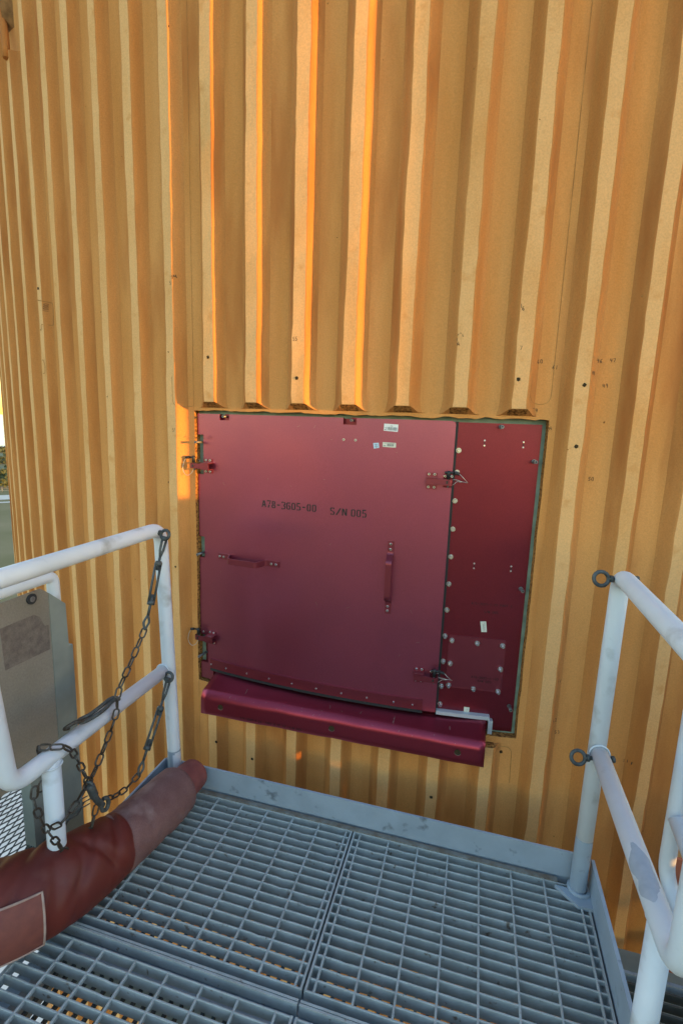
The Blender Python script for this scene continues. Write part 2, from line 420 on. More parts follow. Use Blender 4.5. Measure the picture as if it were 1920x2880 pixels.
# strips and outlines on the foam
def line_on_foam(mb, pts, wd=.0030, lift=.0008, rf=surf, sub=.012):
    pp = []
    for a, b in zip(pts, pts[1:]):
        L_ = math.hypot(b[0]-a[0], b[1]-a[1]); n = max(1, int(L_/sub))
        pp += [(a[0]+(b[0]-a[0])*i/n, a[1]+(b[1]-a[1])*i/n) for i in range(n)]
    pp.append(pts[-1]); L, Rr = [], []
    for i, (s, z) in enumerate(pp):
        a = pp[max(i-1,0)]; b = pp[min(i+1, len(pp)-1)]; dx, dy = b[0]-a[0], b[1]-a[1]; l = math.hypot(dx, dy) or 1
        nx, ny = -dy/l*wd/2, dx/l*wd/2
        L.append(mb.vert(P(s+nx, z+ny, rf(s+nx)+lift))); Rr.append(mb.vert(P(s-nx, z-ny, rf(s-nx)+lift)))
    for i in range(len(pp)-1): mb.face((Rr[i], Rr[i+1], L[i+1], L[i]))
def rounded(pts, r, n=5):
    return [(v.x, v.y) for v in fillet([Vector((a, b, 0)) for a, b in pts], r, n)]
flat_r = lambda s: RS
for pts, wd in (([(-.695, ZT), (-.694, 1.475)], .0018), ([(-.690, .285), (-.690, ZB)], .0018), (rounded([(.657, ZT), (.656, 1.520), (.585, 1.522), (.585, 1.62)], .045), .0018),
            (rounded([(.577, .12), (.572, .245), (.645, .252), (.650, .10)], .03), .0022), (rounded([(-.772, 1.60), (-.770, 1.482), (-.70, 1.486)], .03), .002)):
    mb = MB(); line_on_foam(mb, pts, wd); mb.build('seam', M['groove'], tank)
mb = MB(); line_on_foam(mb, rounded([(-1.782,1.94),(-1.780,1.995),(-1.668,1.972),(-1.672,1.868),(-1.728,1.872),(-1.728,1.846),(-1.775,1.850)], .012), .004); mb.build('repair_outline', M['groove'], tank)
mb = MB(); line_on_foam(mb, rounded([(-1.758,1.70),(-1.728,1.704),(-1.715,1.665),(-1.722,1.636),(-1.742,1.638)], .012), .004); mb.build('repair_outline', M['groove'], tank)

# dark vent plugs
plug_me = []
for v in range(3):
    rnd = random.Random(50+v); mb = MB(); c = mb.vert((0,0,.0012)); ring = []
    ring2 = []
    for i in range(12):
        a = 2*math.pi*i/12; r_ = .0068*rnd.uniform(.78,1.12)
        ring.append(mb.vert((r_*.6*math.cos(a), r_*.6*math.sin(a), .0022))); ring2.append(mb.vert((r_*math.cos(a), r_*math.sin(a), .0004)))
    for i in range(12):
        mb.face((c, ring[i], ring[(i+1) % 12])); mb.face((ring[i], ring2[i], ring2[(i+1) % 12], ring[(i+1) % 12]))
    plug_me.append(mb.mesh('plug', M['plug']))
for i, (s, z) in enumerate([(-.591,1.671),(-.215,1.593),(.539,1.598),(.745,1.585),(.742,1.387),(-.571,.037),(-.390,.010),(.607,.226),(-1.735,2.041),(-.778,.805),(-.753,2.822),(-.811,1.168),(.36,.02),(.79,-.25)]):
    inst('plug', plug_me[i % 3], FM(s, z, surf(s)+.0002, i*1.3) @ Matrix.Scale(.75 if i in (9,10,11) else 1, 4), tank)

# hand-drawn inspection marks
HG = {'0':[[(2,6),(.5,5),(.3,2),(1.4,0),(3,.6),(3.6,3.4),(2.8,5.6),(2,6)]], '1':[[(2.2,6),(1.9,0)]], '2':[[(.4,4.8),(1.6,6),(3.2,5),(2.6,3.2),(.4,.2),(3.8,.4)]],
      '3':[[(.5,5.6),(2.6,6),(3.2,4.6),(1.6,3.2),(3.6,2.2),(2.8,.2),(.4,.4)]], '4':[[(1,6),(.4,2.8),(3.6,3)],[(3,5.6),(2.6,0)]], '5':[[(3.6,6),(.8,5.8),(.6,3.4),(2.8,3.4),(3.4,1.4),(1.8,0),(.2,.6)]],
      '6':[[(3,6),(1,4),(.4,1.4),(1.8,0),(3.2,1.2),(2.4,2.8),(.7,1.8)]], '7':[[(.3,5.8),(3.7,6),(1.6,0)]], '8':[[(2,3.1),(.7,4.6),(2,6),(3.2,4.6),(2,3.1),(.5,1.4),(2,0),(3.4,1.4),(2,3.1)]],
      '9':[[(3.2,4.6),(1.6,6),(.6,4.4),(2,3.2),(3.2,4.8),(2.6,0)]], 'A':[[(.2,0),(2,6),(3.8,0)],[(.9,2.2),(3.1,2.2)]], '.':[[(1.6,0),(2.2,0)]]}
SG = {'0':[[(1.6,6),(.4,5),(.4,1),(1.6,0)],[(2.4,6),(3.6,5),(3.6,1),(2.4,0)]], 'A':[[(0,0),(1.7,6)],[(2.3,6),(4,0)],[(1.0,2),(3.0,2)]], '7':[[(0,6),(4,6),(2.9,3.3)],[(2.6,2.6),(1.5,0)]],
      '8':[[(1.6,6),(.6,5.3),(.6,3.9),(1.6,3.2)],[(2.4,6),(3.4,5.3),(3.4,3.9),(2.4,3.2)],[(1.6,2.8),(.3,2),(.3,.9),(1.6,0)],[(2.4,2.8),(3.7,2),(3.7,.9),(2.4,0)]], '-':[[(.4,3),(3.6,3)]],
      '3':[[(0.1,5.2),(.6,6),(1.6,6)],[(2.4,6),(3.7,5.2),(3.7,3.9),(2.2,3.2)],[(2.4,2.8),(3.8,2),(3.8,.9),(2.4,0)],[(1.6,0),(.7,0),(.1,.8)]],
      '6':[[(1.6,6),(.3,5),(.3,1),(1.6,0)],[(2.0,3.4),(3.7,2.7),(3.7,.9),(2.4,0)],[(2.4,6),(3.6,5.3)]], '5':[[(3.6,6),(.5,6),(.5,3.5),(1.6,3.6)],[(2.4,3.5),(3.7,2.8),(3.7,.9),(2.4,0)],[(1.6,0),(.2,.6)]],
      'S':[[(3.7,5.2),(2.4,6)],[(1.6,6),(.3,5.2),(.3,3.9),(1.7,3.1)],[(2.3,2.9),(3.7,2),(3.7,.9),(2.4,0)],[(1.6,0),(.2,.8)]], '/':[[(0,0),(4,6)]], 'N':[[(.2,0),(.2,6)],[(.9,5.4),(3.1,.6)],[(3.8,0),(3.8,6)]],
      'P':[[(.3,0),(.3,6),(2.6,6),(3.7,4.6),(2.6,3),(.3,3)]], 'R':[[(.3,0),(.3,6),(2.6,6),(3.7,4.6),(2.6,3),(.3,3)],[(2,3),(3.8,0)]], 'T':[[(0,6),(4,6)],[(2,6),(2,0)]], '2':[[(.4,4.8),(1.6,6),(3.2,5),(2.6,3.2),(.4,0),(3.8,0)]],
      '4':[[(2.8,0),(2.8,6),(.3,2),(3.8,2)]], '1':[[(2,0),(2,6)]], 'O':[[(2,6),(.4,5),(.4,1),(2,0),(3.6,1),(3.6,5),(2,6)]], 'F':[[(.3,0),(.3,6),(3.6,6)],[(.3,3),(3,3)]], 'E':[[(3.6,0),(.3,0),(.3,6),(3.6,6)],[(.3,3),(3,3)]], 'Y':[[(0,6),(2,3),(4,6)],[(2,3),(2,0)]]}
def write(mb, text, s0, z0, h, rf, G, wd, wfac=.62, gap=.45, slope=0.0, rot=0.0, lift=.0006, jit=0.0, rnd=random.Random(1)):
    """strokes laid on the curved surface; (s0, z0) is the lower left of the first character"""
    cw = h*wfac; x = 0.0
    for ch in text:
        if ch != ' ':
            for st in G[ch]:
                pts = []
                for a, b in st:
                    px = x + a/4*cw + rnd.uniform(-1,1)*jit*h; py = b/6*h + slope*(x + a/4*cw) + rnd.uniform(-1,1)*jit*h
                    c, q = math.cos(rot), math.sin(rot)
                    pts.append((s0 + px*c - py*q, z0 + px*q + py*c))
                line_on_foam(mb, pts, wd, lift, rf, .02)
                if wd > .003:                       # square joints for paint stencils
                    for p in pts[1:-1]:
                        line_on_foam(mb, [(p[0]-wd*.35, p[1]), (p[0]+wd*.35, p[1])], wd*.9, lift+.00005, rf)
        x += cw*(1+gap)
    return x
for tx, s, z, rot in [('55',-.232,1.722,.05),('6',.531,1.812,.1),('7',.534,1.690,0),('A',.337,1.702,0),('60',.601,1.652,.15),('61',.650,1.636,0),('46',.788,1.660,-.05),('47',.830,1.662,.05),
                      ('48',.766,1.618,0),('49',.816,1.580,.1),('54',.600,1.495,0),('A',.661,1.438,0),('50',.806,1.272,0),('51',.778,.530,-.1),('52',.780,.370,.2),('53',.794,.322,.1),
                      ('111',1.055,.222,0),('54',-.760,1.968,.4),('5',-.771,1.948,.2),('51',-.774,1.380,.3),('54',-.640,1.352,.9),('1000',-1.690,1.930,1.5)]:
    mb = MB(); write(mb, tx, s, z, .0125, surf, HG, .0017, .6, .35, 0, rot, .0009, .04); mb.build('ink_mark', M['ink'], tank)
def dash_arc(s, z, rw, rh, a0, a1):
    mb = MB(); n = 9
    for i in range(0, n, 2):
        A = [a0+(a1-a0)*(i+t_)/n for t_ in (0,.5,1)]
        line_on_foam(mb, [(s+rw*math.cos(a), z+rh*math.sin(a)) for a in A], .0016, .0009)
    mb.build('ink_mark', M['ink'], tank)
dash_arc(.345,1.722,.010,.020,.4,4.2); dash_arc(.520,1.822,.008,.020,-1.4,4.4); dash_arc(.522,1.702,.008,.018,-1.5,4.3); dash_arc(.652,1.444,.008,.018,-1.4,1.4)
mb = MB(); line_on_foam(mb, [(-.241,1.702),(-.236,1.69),(-.238,1.66),(-.242,1.64)], .0013, .0009); mb.build('ink_mark', M['ink'], tank)

rnd = random.Random(91); mb = MB(); c = mb.vert((0,0,.0004)); o = [mb.vert((.0026*math.cos(i*.7854)*rnd.uniform(.7,1.2), .0034*math.sin(i*.7854)*rnd.uniform(.7,1.2), .0005)) for i in range(8)]
for i in range(8): mb.face((c, o[i], o[(i+1) % 8]))
pit_me = mb.mesh('pit', M['foam_cut'])
for i in range(46):
    s_, z_ = rnd.uniform(-1.9, 1.25), rnd.uniform(-.3, 2.9)
    if OS0-.03 < s_ < OS1+.03 and OZ0-.1 < z_ < OZ1+.05: continue
    inst('pit', pit_me, FM(s_, z_, surf(s_)+.0004, rnd.uniform(0, 6)) @ Matrix.Scale(rnd.uniform(.5, 1.2), 4), tank)

# ------------------------------------------------------------------ access hatch in the opening
hatch = thing('access_hatch', tuple(P(-.02, .29, 4.182)), 'dark red square access hatch with stencilled number in the orange tank', 'hatch')
RD, RB = 4.200, 4.182
mb = plate([OS0-.06, -.665, .640, OS1+.06], [OZ0-.06, .30, 1.452, OZ1+.06], lambda s, z: True, 4.145, 4.1805, .06); mb.build('frame', [M['primer'], M['primer']], hatch)
mb = plate([-.673, .3545, .3635, .646], [.294, 1.4545], lambda s, z: not (.3545 < s < .3635), 4.170, RB, .06, .2); base = mb.build('base_plate', [M['red_dark'], M['red_edge']], hatch)
mb = MB(); curved_box(mb, .3535, .3645, .34, 1.456, 4.1806, 4.1812); mb.build('gap_shade', M['rubber'], hatch)  # no real seal: dark strip stands for the shaded gap beside the door
# main door with its edge notches
NT = [(-.575,-.529,1.434,1.5),(-.049,.001,1.433,1.5),(-.70,-.658,1.210,1.373),(-.70,-.658,.852,.944),(-.70,-.648,.372,.502),(.324,.36,1.224,1.270),(.324,.36,.478,.524)]
sc = [-.686, .354]; zc = [.296, 1.4575, .350]
for a, b, c, d in NT: sc += [x for x in (a, b) if -.686 < x < .354]; zc += [x for x in (c, d) if .296 < x < 1.4575]
def in_door(s, z):
    if z < .350 and s > -.62: return False
    return not any(a < s < b and c < z < d for a, b, c, d in NT)
sc += [-.62, .342]; zc += [1.4455]
def warp_door(s, z):
    if abs(s-.354) < 1e-3 and abs(z-1.4575) < 1e-3: return s-.0040, z-.0040
    return s, z
mb = plate(sc, zc, in_door, 4.1835, RD, .05, .12, warp_door); door = mb.build('door_panel', [M['red'], M['red_edge']], hatch)
# stencil and stamped numbers
for tx, s_, z_, wf, gp_ in (('A78-3605-00', -.376, 1.099, .56, .43), ('S/N', -.088, 1.094, .60, .48), ('005', -.006, 1.0935, .56, .42)):
    mb = MB(); write(mb, tx, s_, z_, .0268, lambda s: RD, SG, .0050, wf, gp_); mb.build('stencil_text', M['stencil'], door)
mb = MB(); write(mb, 'A78-3605-4-20 PART 2', .458, .792, .0085, lambda s: RB, SG, .0013, .60, .45); mb.build('stamped_text', M['stamp'], base)
mb = MB(); write(mb, 'S/N 005', .506, .763, .0085, lambda s: RB, SG, .0015, .60, .45); mb.build('stamped_text', M['stamp'], base)

# bolts
def bolt_mesh(name, r, h, n=6, washer=True, stem=0.0, socket=False):
    mb = MB(); z = 0.0
    if washer: mb.tube([(0,0,0),(0,0,.0018)], r*1.35, 12); z = .0018
    if stem: mb.tube([(0,0,z),(0,0,z+stem)], r*.75, 10); z += stem
    if socket:
        N = 12; o = [mb.vert((r*math.cos(2*math.pi*i/N), r*math.sin(2*math.pi*i/N), z)) for i in range(N)]
        p = [mb.vert((r*math.cos(2*math.pi*i/N), r*math.sin(2*math.pi*i/N), z+h*.8)) for i in range(N)]
        q = [mb.vert((r*.86*math.cos(2*math.pi*i/N), r*.86*math.sin(2*math.pi*i/N), z+h)) for i in range(N)]
        e = [mb.vert((r*.48*math.cos(2*math.pi*i/N), r*.48*math.sin(2*math.pi*i/N), z+h)) for i in range(N)]
        b = [mb.vert((r*.48*math.cos(2*math.pi*i/N), r*.48*math.sin(2*math.pi*i/N), z+h*.35)) for i in range(N)]
        for i in range(N):
            j = (i+1) % N
            mb.face((o[i],o[j],p[j],p[i])); mb.face((p[i],p[j],q[j],q[i])); mb.face((q[i],q[j],e[j],e[i])); mb.face((e[i],e[j],b[j],b[i]), 1)
        mb.face(b, 1)
    else:
        o = [[mb.vert((rr_*math.cos(2*math.pi*i/n), rr_*math.sin(2*math.pi*i/n), zz)) for i in range(n)] for rr_, zz in ((r,z),(r,z+h*.75),(r*.82,z+h))]
        for a, b in zip(o, o[1:]):
            for i in range(n): mb.face((a[i],a[(i+1) % n],b[(i+1) % n],b[i]))
        mb.face(o[-1])
    return mb.mesh(name, [M['steel'], M['black']])
BOLT = bolt_mesh('bolt', .0070, .0065, 8, True, .007); CAP = bolt_mesh('cap_screw', .0047, .0035, socket=True, washer=False); CAPS = bolt_mesh('small_cap_screw', .0036, .003, socket=True, washer=False)
for i, z in enumerate((1.356,1.278,1.175,1.071,.967,.863,.762,.658,.556,.454,.379)): inst('bolt', BOLT, FM(.3705, z, RB, i*.7), base)
for s in (-.045, 0.0): inst('screw', CAP, FM(s, 1.378, RD), door)
# bolted cover plate
mb = MB(); t_, n_, u_ = frame(.491)
def pl2(mb, pts, r0, r1, rf=None):
    N = len(pts); a = [mb.vert(P(s, z, r1)) for s, z in pts]; b = [mb.vert(P(s, z, r0)) for s, z in pts]
    mb.face(a); mb.face(b[::-1])
    for i in range(N): mb.face((a[i], b[i], b[(i+1) % N], a[(i+1) % N]))
pl2(mb, rounded([(.49,.666),(.386,.6655),(.384,.455),(.594,.453),(.594,.6645),(.49,.666)], .008), RB+.0004, RB+.0050)
cover = mb.build('cover_plate', M['red_part'], hatch)
for i, (s, z) in enumerate([(.397,.646),(.490,.644),(.582,.643),(.397,.553),(.582,.550),(.397,.463),(.490,.460),(.581,.459)]): inst('bolt', BOLT, FM(s, z, RB+.0050, i*.5), cover)
mb = MB(); write(mb, 'A78-3605-4-103', .479, .5025, .0085, lambda s: RB+.0050, SG, .0013, .60, .42); write(mb, 'S/N 005', .503, .4885, .0085, lambda s: RB+.0050, SG, .0015, .60, .45); mb.build('stamped_text', M['stamp'], cover)
# stand-off pins
def pin(s, z, r0, r1, rad=.0055, par=hatch, mt='dull_steel'):
    mb = MB(); t, n, u = frame(s)
    mb.cyl(P(s,z,r0), P(s,z,r1), rad, 12); mb.tube([P(s,z,r0+.001)+n*.0, P(s,z,r0+.003)], rad*1.4, 12)
    mb.tube([P(s,z,r1-.004), P(s,z,r1+.0005)], rad*1.12, 12); mb.cyl(P(s,z,r1), P(s,z,r1+.0009), rad*.5, 8, 1)
    mb.build('standoff_pin', [M[mt], M['black']], par)
for s, z in ((.508,1.443),(.629,1.328),(.628,.866),(.628,.401)): pin(s, z, RB, 4.214, par=base)
for s, z in ((-.669,1.342),(-.669,.872),(-.670,.411)): pin(s, z, RB, 4.236, .0048, base)
for s, z in ((-.548,1.448),(-.015,1.449)):
    pin(s, z, RB, 4.216, .0045, base)
    mb = MB(); curved_box(mb, s-.008, s+.020, z-.013, z+.010, RB+.0005, RB+.008); mb.build('clip', M['red_dark'], base)
for z0, z1 in ((1.300,1.306),(1.285,1.290)): 
    mb = MB(); curved_box(mb, -.672, -.659, z0, z1, RB+.0004, RB+.003); mb.build('clip', M['black'], base)
# rivet pairs with a drilled hole between them
DOT = bolt_mesh('rivet', .0031, .0012, 10, False)
HOLE = None; mb = MB(); o = [mb.vert((.003*math.cos(i*.6283), .003*math.sin(i*.6283), .0005)) for i in range(10)]; mb.face(o); HOLE = mb.mesh('hole', M['black'])
for s, a, b in ((.457,1.394,1.376),(.589,1.393,1.375),(.456,.948,.930),(.587,.947,.929)):
    inst('rivet', DOT, FM(s, a, RB), base); inst('rivet', DOT, FM(s, b, RB), base); inst('drilled_hole', HOLE, FM(s, (a+b)/2, RB), base)
# stickers
def sticker(pts, r, mt, label, bars=None, lines=(), par=door):
    mb = MB(); pl2(mb, pts, r+.0002, r+.0007); o = mb.build('sticker', M[mt], par, label)
    mb = MB(); rnd = random.Random(len(label))
    def at(u, v):
        (a, b, c, d) = pts[:4]; x = [(a[i]*(1-u)+b[i]*u)*(1-v) + (d[i]*(1-u)+c[i]*u)*v for i in (0,1)]; return x
    def rect(u0, v0, u1, v1): mb.poly([P(*at(u, v), r+.0010) for u, v in ((u0,v1),(u1,v1),(u1,v0),(u0,v0))])
    if bars:
        u, u1, v0, v1 = bars
        while u < u1:
            w_ = rnd.choice((.010,.016,.024)); rect(u, v0, min(u+w_, u1), v1); u += w_ + rnd.choice((.012,.018,.026))
    for (u0, v0, u1, v1) in lines: rect(u0, v0, u1, v1)
    if mb.f: mb.build('print', M['print'], par)
sticker([(.103,1.441),(.154,1.439),(.153,1.413),(.102,1.416)], RD, 'sticker', 'white barcode sticker near the top of the door', (.26,.95,.42,.86), ((.05,.55,.10,.62),(.05,.75,.12,.9),(.17,.42,.20,.9),(.45,.24,.62,.30)))
sticker([(.101,1.375),(.149,1.374),(.149,1.357),(.101,1.358)], RD, 'sticker_aged', 'small cream barcode sticker', (.35,.85,.32,.78), ((.06,.68,.22,.80),(.10,.14,.9,.20)))
sticker([(.066,1.370),(.086,1.372),(.089,1.354),(.069,1.350)], RD, 'sticker_blue', 'small square pale blue sticker', None, ((.22,.22,.8,.30),(.3,.44,.6,.5),(.2,.6,.85,.68),(.35,.78,.65,.86)))
sticker([(.495,.728),(.516,.730),(.522,.689),(.502,.687)], RB, 'sticker_aged', 'cream paper tag with faint print', None, ((.45,.25,.50,.9),(.65,.1,.69,.8)), base)
sticker([(.462,.378),(.483,.377),(.481,.348),(.462,.349)], RB, 'sticker_aged', 'torn cream paper tag near the silver angle', None, ((.55,.2,.60,.6),(.45,.7,.7,.8)), base)
# handles: flat bar bent into a grip
def flat_bar(mb, path, wdir, wid, th):
    """ribbon of thickness th swept along path, width along wdir(i)"""
    path = [Vector(p) for p in path]; N = len(path); rings = []
    for i in range(N):
        t = (path[min(i+1,N-1)] - path[max(i-1,0)]).normalized(); wv = wdir; nn = t.cross(wv).normalized()
        rings.append([mb.vert(path[i] + wv*(wid/2)*a + nn*(th/2)*b) for a, b in ((-1,-1),(1,-1),(1,1),(-1,1))])
    for a, b in zip(rings, rings[1:]):
        for k in range(4): mb.face((a[k], a[(k+1) % 4], b[(k+1) % 4], b[k]))
    mb.face(rings[0][::-1]); mb.face(rings[-1])
up = Vector((0,0,1))
mb = MB(); path = fillet([P(-.585,.8715,RD+.002), P(-.528,.8715,RD+.002), P(-.507,.8690,RD+.048), P(-.380,.8685,RD+.048), P(-.359,.8715,RD+.002), P(-.297,.8715,RD+.002)], .009, 4)
flat_bar(mb, path, up, .0235, .0055); h1 = mb.build('handle', M['red_part'], door)
for s in (-.576,-.556,-.330,-.310): inst('screw', CAP, FM(s, .871, RD+.0047), door)
tg = frame(.15)[0]
mb = MB(); path = fillet([P(.150,1.013,RD+.002), P(.150,.962,RD+.002), P(.150,.942,RD+.042), P(.150,.800,RD+.042), P(.151,.780,RD+.002), P(.151,.730,RD+.002)], .010, 4)
flat_bar(mb, path, tg, .0225, .0055); h2 = mb.build('handle', M['red_part'], door)
for z in (1.002,.982,.759,.742): inst('screw', CAP, FM(.150, z, RD+.0047), door)
# rubber edged strip along the foot of the door
mb = MB(); curved_box(mb, -.630, .303, .3555, .397, RD+.0006, RD+.008); stp = mb.build('seal_strip', M['red_part'], hatch)
mb = MB(); curved_box(mb, -.630, .304, .3440, .3552, RD-.004, RD+.0085); mb.build('rubber_seal', M['rubber'], hatch)
for s in (-.625,-.546,-.440,-.335,-.229,-.123,-.017,.087,.193,.266): inst('screw', CAPS, FM(s, .3735, RD+.008), stp)
# latches
def latch(s, z, dr, gap):
    """dr = +1: arm reaches right; bracket on the door, black quick-release pin over the edge"""
    o_ = thing_part('latch', hatch, P(s, z, RD))
    x0, x1 = (s-.0195, s+.0195)
    for q in (1, -1):                          # two angle cleats, flange on the door and web beside the arm
        mb = MB(); w0, w1, w2 = RD+.0004, RD+.0035, (RD+.026 if dr > 0 else RD+.030)
        prof_ = [(q*.0110, w0), (q*.0300, w0), (q*.0300, w1), (q*.0144, w1), (q*.0144, w2), (q*.0110, w2)]
        A = [mb.vert(P(x0, z-.0005+dz_, r)) for dz_, r in prof_]; B = [mb.vert(P(x1, z-.0005+dz_, r)) for dz_, r in prof_]
        for i in range(6):
            f_ = (A[i], B[i], B[(i+1) % 6], A[(i+1) % 6]); mb.face(f_ if q < 0 else f_[::-1])
        for R4 in (A, B):
            for ix in ((0,1,2,3),(0,3,4,5)): mb.face([R4[i] for i in ix])
        mb.build('bracket', M['red_part'], o_)
    mb = MB(); e = s + dr*.068
    pts = [P(s-dr*.0190, z-.0005, RD+.026), P(s+dr*.02, z-.0005, RD+.030), P(e, z-.0005, RD+.034)]
    flat_bar(mb, fillet(pts + [P(e+dr*.004, z-.0005, RD+.016)], .006, 3), up, .0205, .004); mb.build('arm', M['red_part'], o_)
    mb = MB(); curved_box(mb, min(s+dr*.050, s+dr*.056), max(s+dr*.050, s+dr*.056), z-.005, z+.005, RD+.0345, RD+.0368); mb.build('slot', M['black'], o_)
    for a in (-.0105, .0095):
        for b in (.0235, -.0225): inst('screw', CAP, FM(s+a, z+b, RD+.0035), o_)
    p = s + dr*.057
    mb = MB(); mb.cyl(P(p,z-.020,RD+.020), P(p,z+.014,RD+.020), .0035, 10); mb.build('pin_shaft', M['dull_steel'], o_)
    mb = MB(); mb.tube([P(p,z+.012,RD+.024), P(p,z+.034,RD+.024), P(p,z+.040,RD+.024)], [.0072,.0068,.0045], 10)
    mb.cyl(P(p-.014,z+.033,RD+.026), P(p+.014+dr*.010,z+.034,RD+.026), .0042, 8); mb.cyl(P(p+dr*.020,z+.033,RD+.028), P(p+dr*.036,z+.031,RD+.030), .0058, 8)
    mb.build('pin_handle', M['black'], o_)
    for a in (-.012, .012): inst('nut', CAP, FM(p+a, z+.019, RD+.004), o_)
    mb = MB()
    if dr > 0:
        w_ = [P(p+.036,z+.031,RD+.030), P(p+.048,z+.020,RD+.032), P(p+.062,z+.006,RD+.026), P(p+.066,z+.001,RD+.018), P(p+.050,z+.003,RD+.020), P(p+.030,z+.003,RD+.026), P(p+.020,z-.006,RD+.026), P(p+.010,z-.012,RD+.022)]
        mb.tube(spline(w_, 6), .0010, 6); mb.tube(spline([w_[4], P(p+.026,z+.010,RD+.028), P(p+.012,z+.008,RD+.022)], 6), .0010, 6)
        mb.tube([w_[4], w_[4]*.4+w_[5]*.6], .0018, 8)
    else:
        w_ = [P(p-.034,z+.031,RD+.030), P(p-.044,z+.010,RD+.034), P(p-.048,z-.014,RD+.036), P(p-.040,z-.034,RD+.036), P(p-.026,z-.042,RD+.034), P(p-.012,z-.034,RD+.028), P(p-.002,z-.014,RD+.022)]
        mb.tube(spline(w_, 8), .0010, 6); mb.tube(spline(w_[:3], 8), .0016, 6)
    mb.build('lanyard', M['wire'], o_)
def thing_part(name, parent, loc):
    o = bpy.data.objects.new(name, None); COL.objects.link(o); o.parent = parent; o.location = Vector(loc) - wl(parent); WL[o.name] = Vector(loc); o.empty_display_size = .03; return o
latch(.2835, 1.2455, 1, 0); latch(.2830, .4985, 1, 0); latch(-.6315, 1.2465, -1, 0); latch(-.6220, .4975, -1, 0)

# ------------------------------------------------------------------ bent sheet guard under the hatch
guard = thing('sill_guard', tuple(P(-.03, .22, 4.30)), 'dark red bent metal sill guard sticking out below the hatch', 'guard')
GX0, GX1, GY = -.736, .404, .1705          # straight front, back edge follows the curved hatch
def guard_prof(x):
    yi = CY - math.sqrt(4.1985**2 - (x-CX)**2); z_in = .3215 + (yi-.213)*.27
    out = [(yi + (.213-yi)*t_, z_in + (.3215-z_in)*t_) for t_ in (0, .33, .66, 1)]
    for i in range(1, 13):
        a = R_(74)*(1 - i/12); out.append((.2240 - .042*math.cos(a) - .0115, .2810 + .042*math.sin(a)))
    yb = out[-1][0]; return out + [(yb-.0008, .262), (yb-.0014, .243), (yb-.0014, .2220)]
mb = MB(); NS = 44; rows = []; rows2 = []
for i in range(NS+1):
    x = GX0 + (GX1-GX0)*i/NS; pf_ = guard_prof(x); dz_ = .0016*wob(i*.31 + 3, 1.0); dy_ = .0012*wob(i*.22 + 9, 1.0)
    rows.append([mb.vert((x, y + dy_*(j/len(pf_)), z + dz_ + .012*(x-GX0)/(GX1-GX0)*(j/len(pf_)))) for j, (y, z) in enumerate(pf_)])
    rows2.append([mb.vert(Vector(mb.v[k]) + Vector((0, .0022, -.0018))) for k in rows[-1]])
npf = len(rows[0])
for i in range(NS):
    for j in range(npf-1):
        mb.face((rows[i][j], rows[i][j+1], rows[i+1][j+1], rows[i+1][j]), 0, True); mb.face((rows2[i][j], rows2[i+1][j], rows2[i+1][j+1], rows2[i][j+1]), 0, True)
    mb.face((rows[i][-1], rows2[i][-1], rows2[i+1][-1], rows[i+1][-1])); mb.face((rows[i][0], rows[i+1][0], rows2[i+1][0], rows2[i][0]))
for i in (0, NS):
    for j in range(npf-1):
        q = (rows[i][j], rows2[i][j], rows2[i][j+1], rows[i][j+1]); mb.face(q if i == 0 else q[::-1])
front = lambda x, z: Vector((x, rows_y(x), z))
def rows_y(x):
    i = min(NS, max(0, int(round((x-GX0)/(GX1-GX0)*NS)))); return min(mb_v[k].y for k in rows[i]) - .0012
mb_v = [v.copy() for v in mb.v]
sheet = mb.build('bent_sheet', M['red_hood'], guard)
HR = .0115
for x, z in ((-.645,.266),(-.167,.270),(.310,.274)):      # drilled holes: dark bore with a thin worn rim
    c = front(x, z); t, u = Vector((1,0,0)), Vector((0,0,1))
    mb = MB(); mb.poly([c + t*HR*math.cos(a*.3927) + u*HR*math.sin(a*.3927) for a in range(16)]); mb.build('hole', M['plug'], sheet)
    mb = MB(); mb.tube([c + t*HR*1.03*math.cos(a*.3927) + u*HR*1.03*math.sin(a*.3927) for a in range(9, 16)], .0005, 6); mb.build('hole_rim', M['tape'], sheet)
def write_flat(text, x0, z0, h, wd):
    mb = MB(); x = x0
    for ch in text:
        if ch != ' ':
            for st in SG[ch]:
                for (a, b), (c, d) in zip(st, st[1:]):
                    p = front(x + a/4*h*.6, z0 + b/6*h); q = front(x + c/4*h*.6, z0 + d/6*h); dd = (q-p); 
                    if dd.length < 1e-6: continue
                    nn = Vector((-dd.z, 0, dd.x)).normalized()*wd/2; mb.poly((p-nn, q-nn, q+nn, p+nn))
        x += h*.6*1.45
    return mb
write_flat('A78-3605-4-20  PART 8 OF 10  S/N 005', -.555, .2335, .0085, .0014).build('stamped_text', M['stamp'], sheet)
rnd = random.Random(9)
for i in range(26):                           # scratches in the paint
    a_ = rnd.randrange(5, NS-3); j = rnd.randint(2, 11); p = mb_v[rows[a_][j]]; q = mb_v[rows[a_][min(npf-1, j+rnd.randint(1, 2))]]
    q = p.lerp(q, rnd.uniform(.4, 1)) + Vector((rnd.uniform(-.004,.006), 0, 0)); off = Vector((0, -.0008, .0008)); wv = Vector((.0005, 0, 0))
    mb = MB(); mb.poly((p+off-wv, p+off+wv, q+off+wv, q+off-wv)); mb.build('scratch', M['tape'], sheet)
ang = thing('edge_angle', tuple(P(.46,.35,4.19)), 'silver grey metal angle strip at the lower right of the hatch', 'bracket')
mb = MB(); curved_box(mb, .357, .5565, .3440, .3585, RB+.0006, 4.203); mb.build('long_leg', M['silver'], ang)
mb = MB(); curved_box(mb, .5530, .5695, .2850, .3425, RB+.0006, 4.203); mb.build('short_leg', M['silver'], ang)

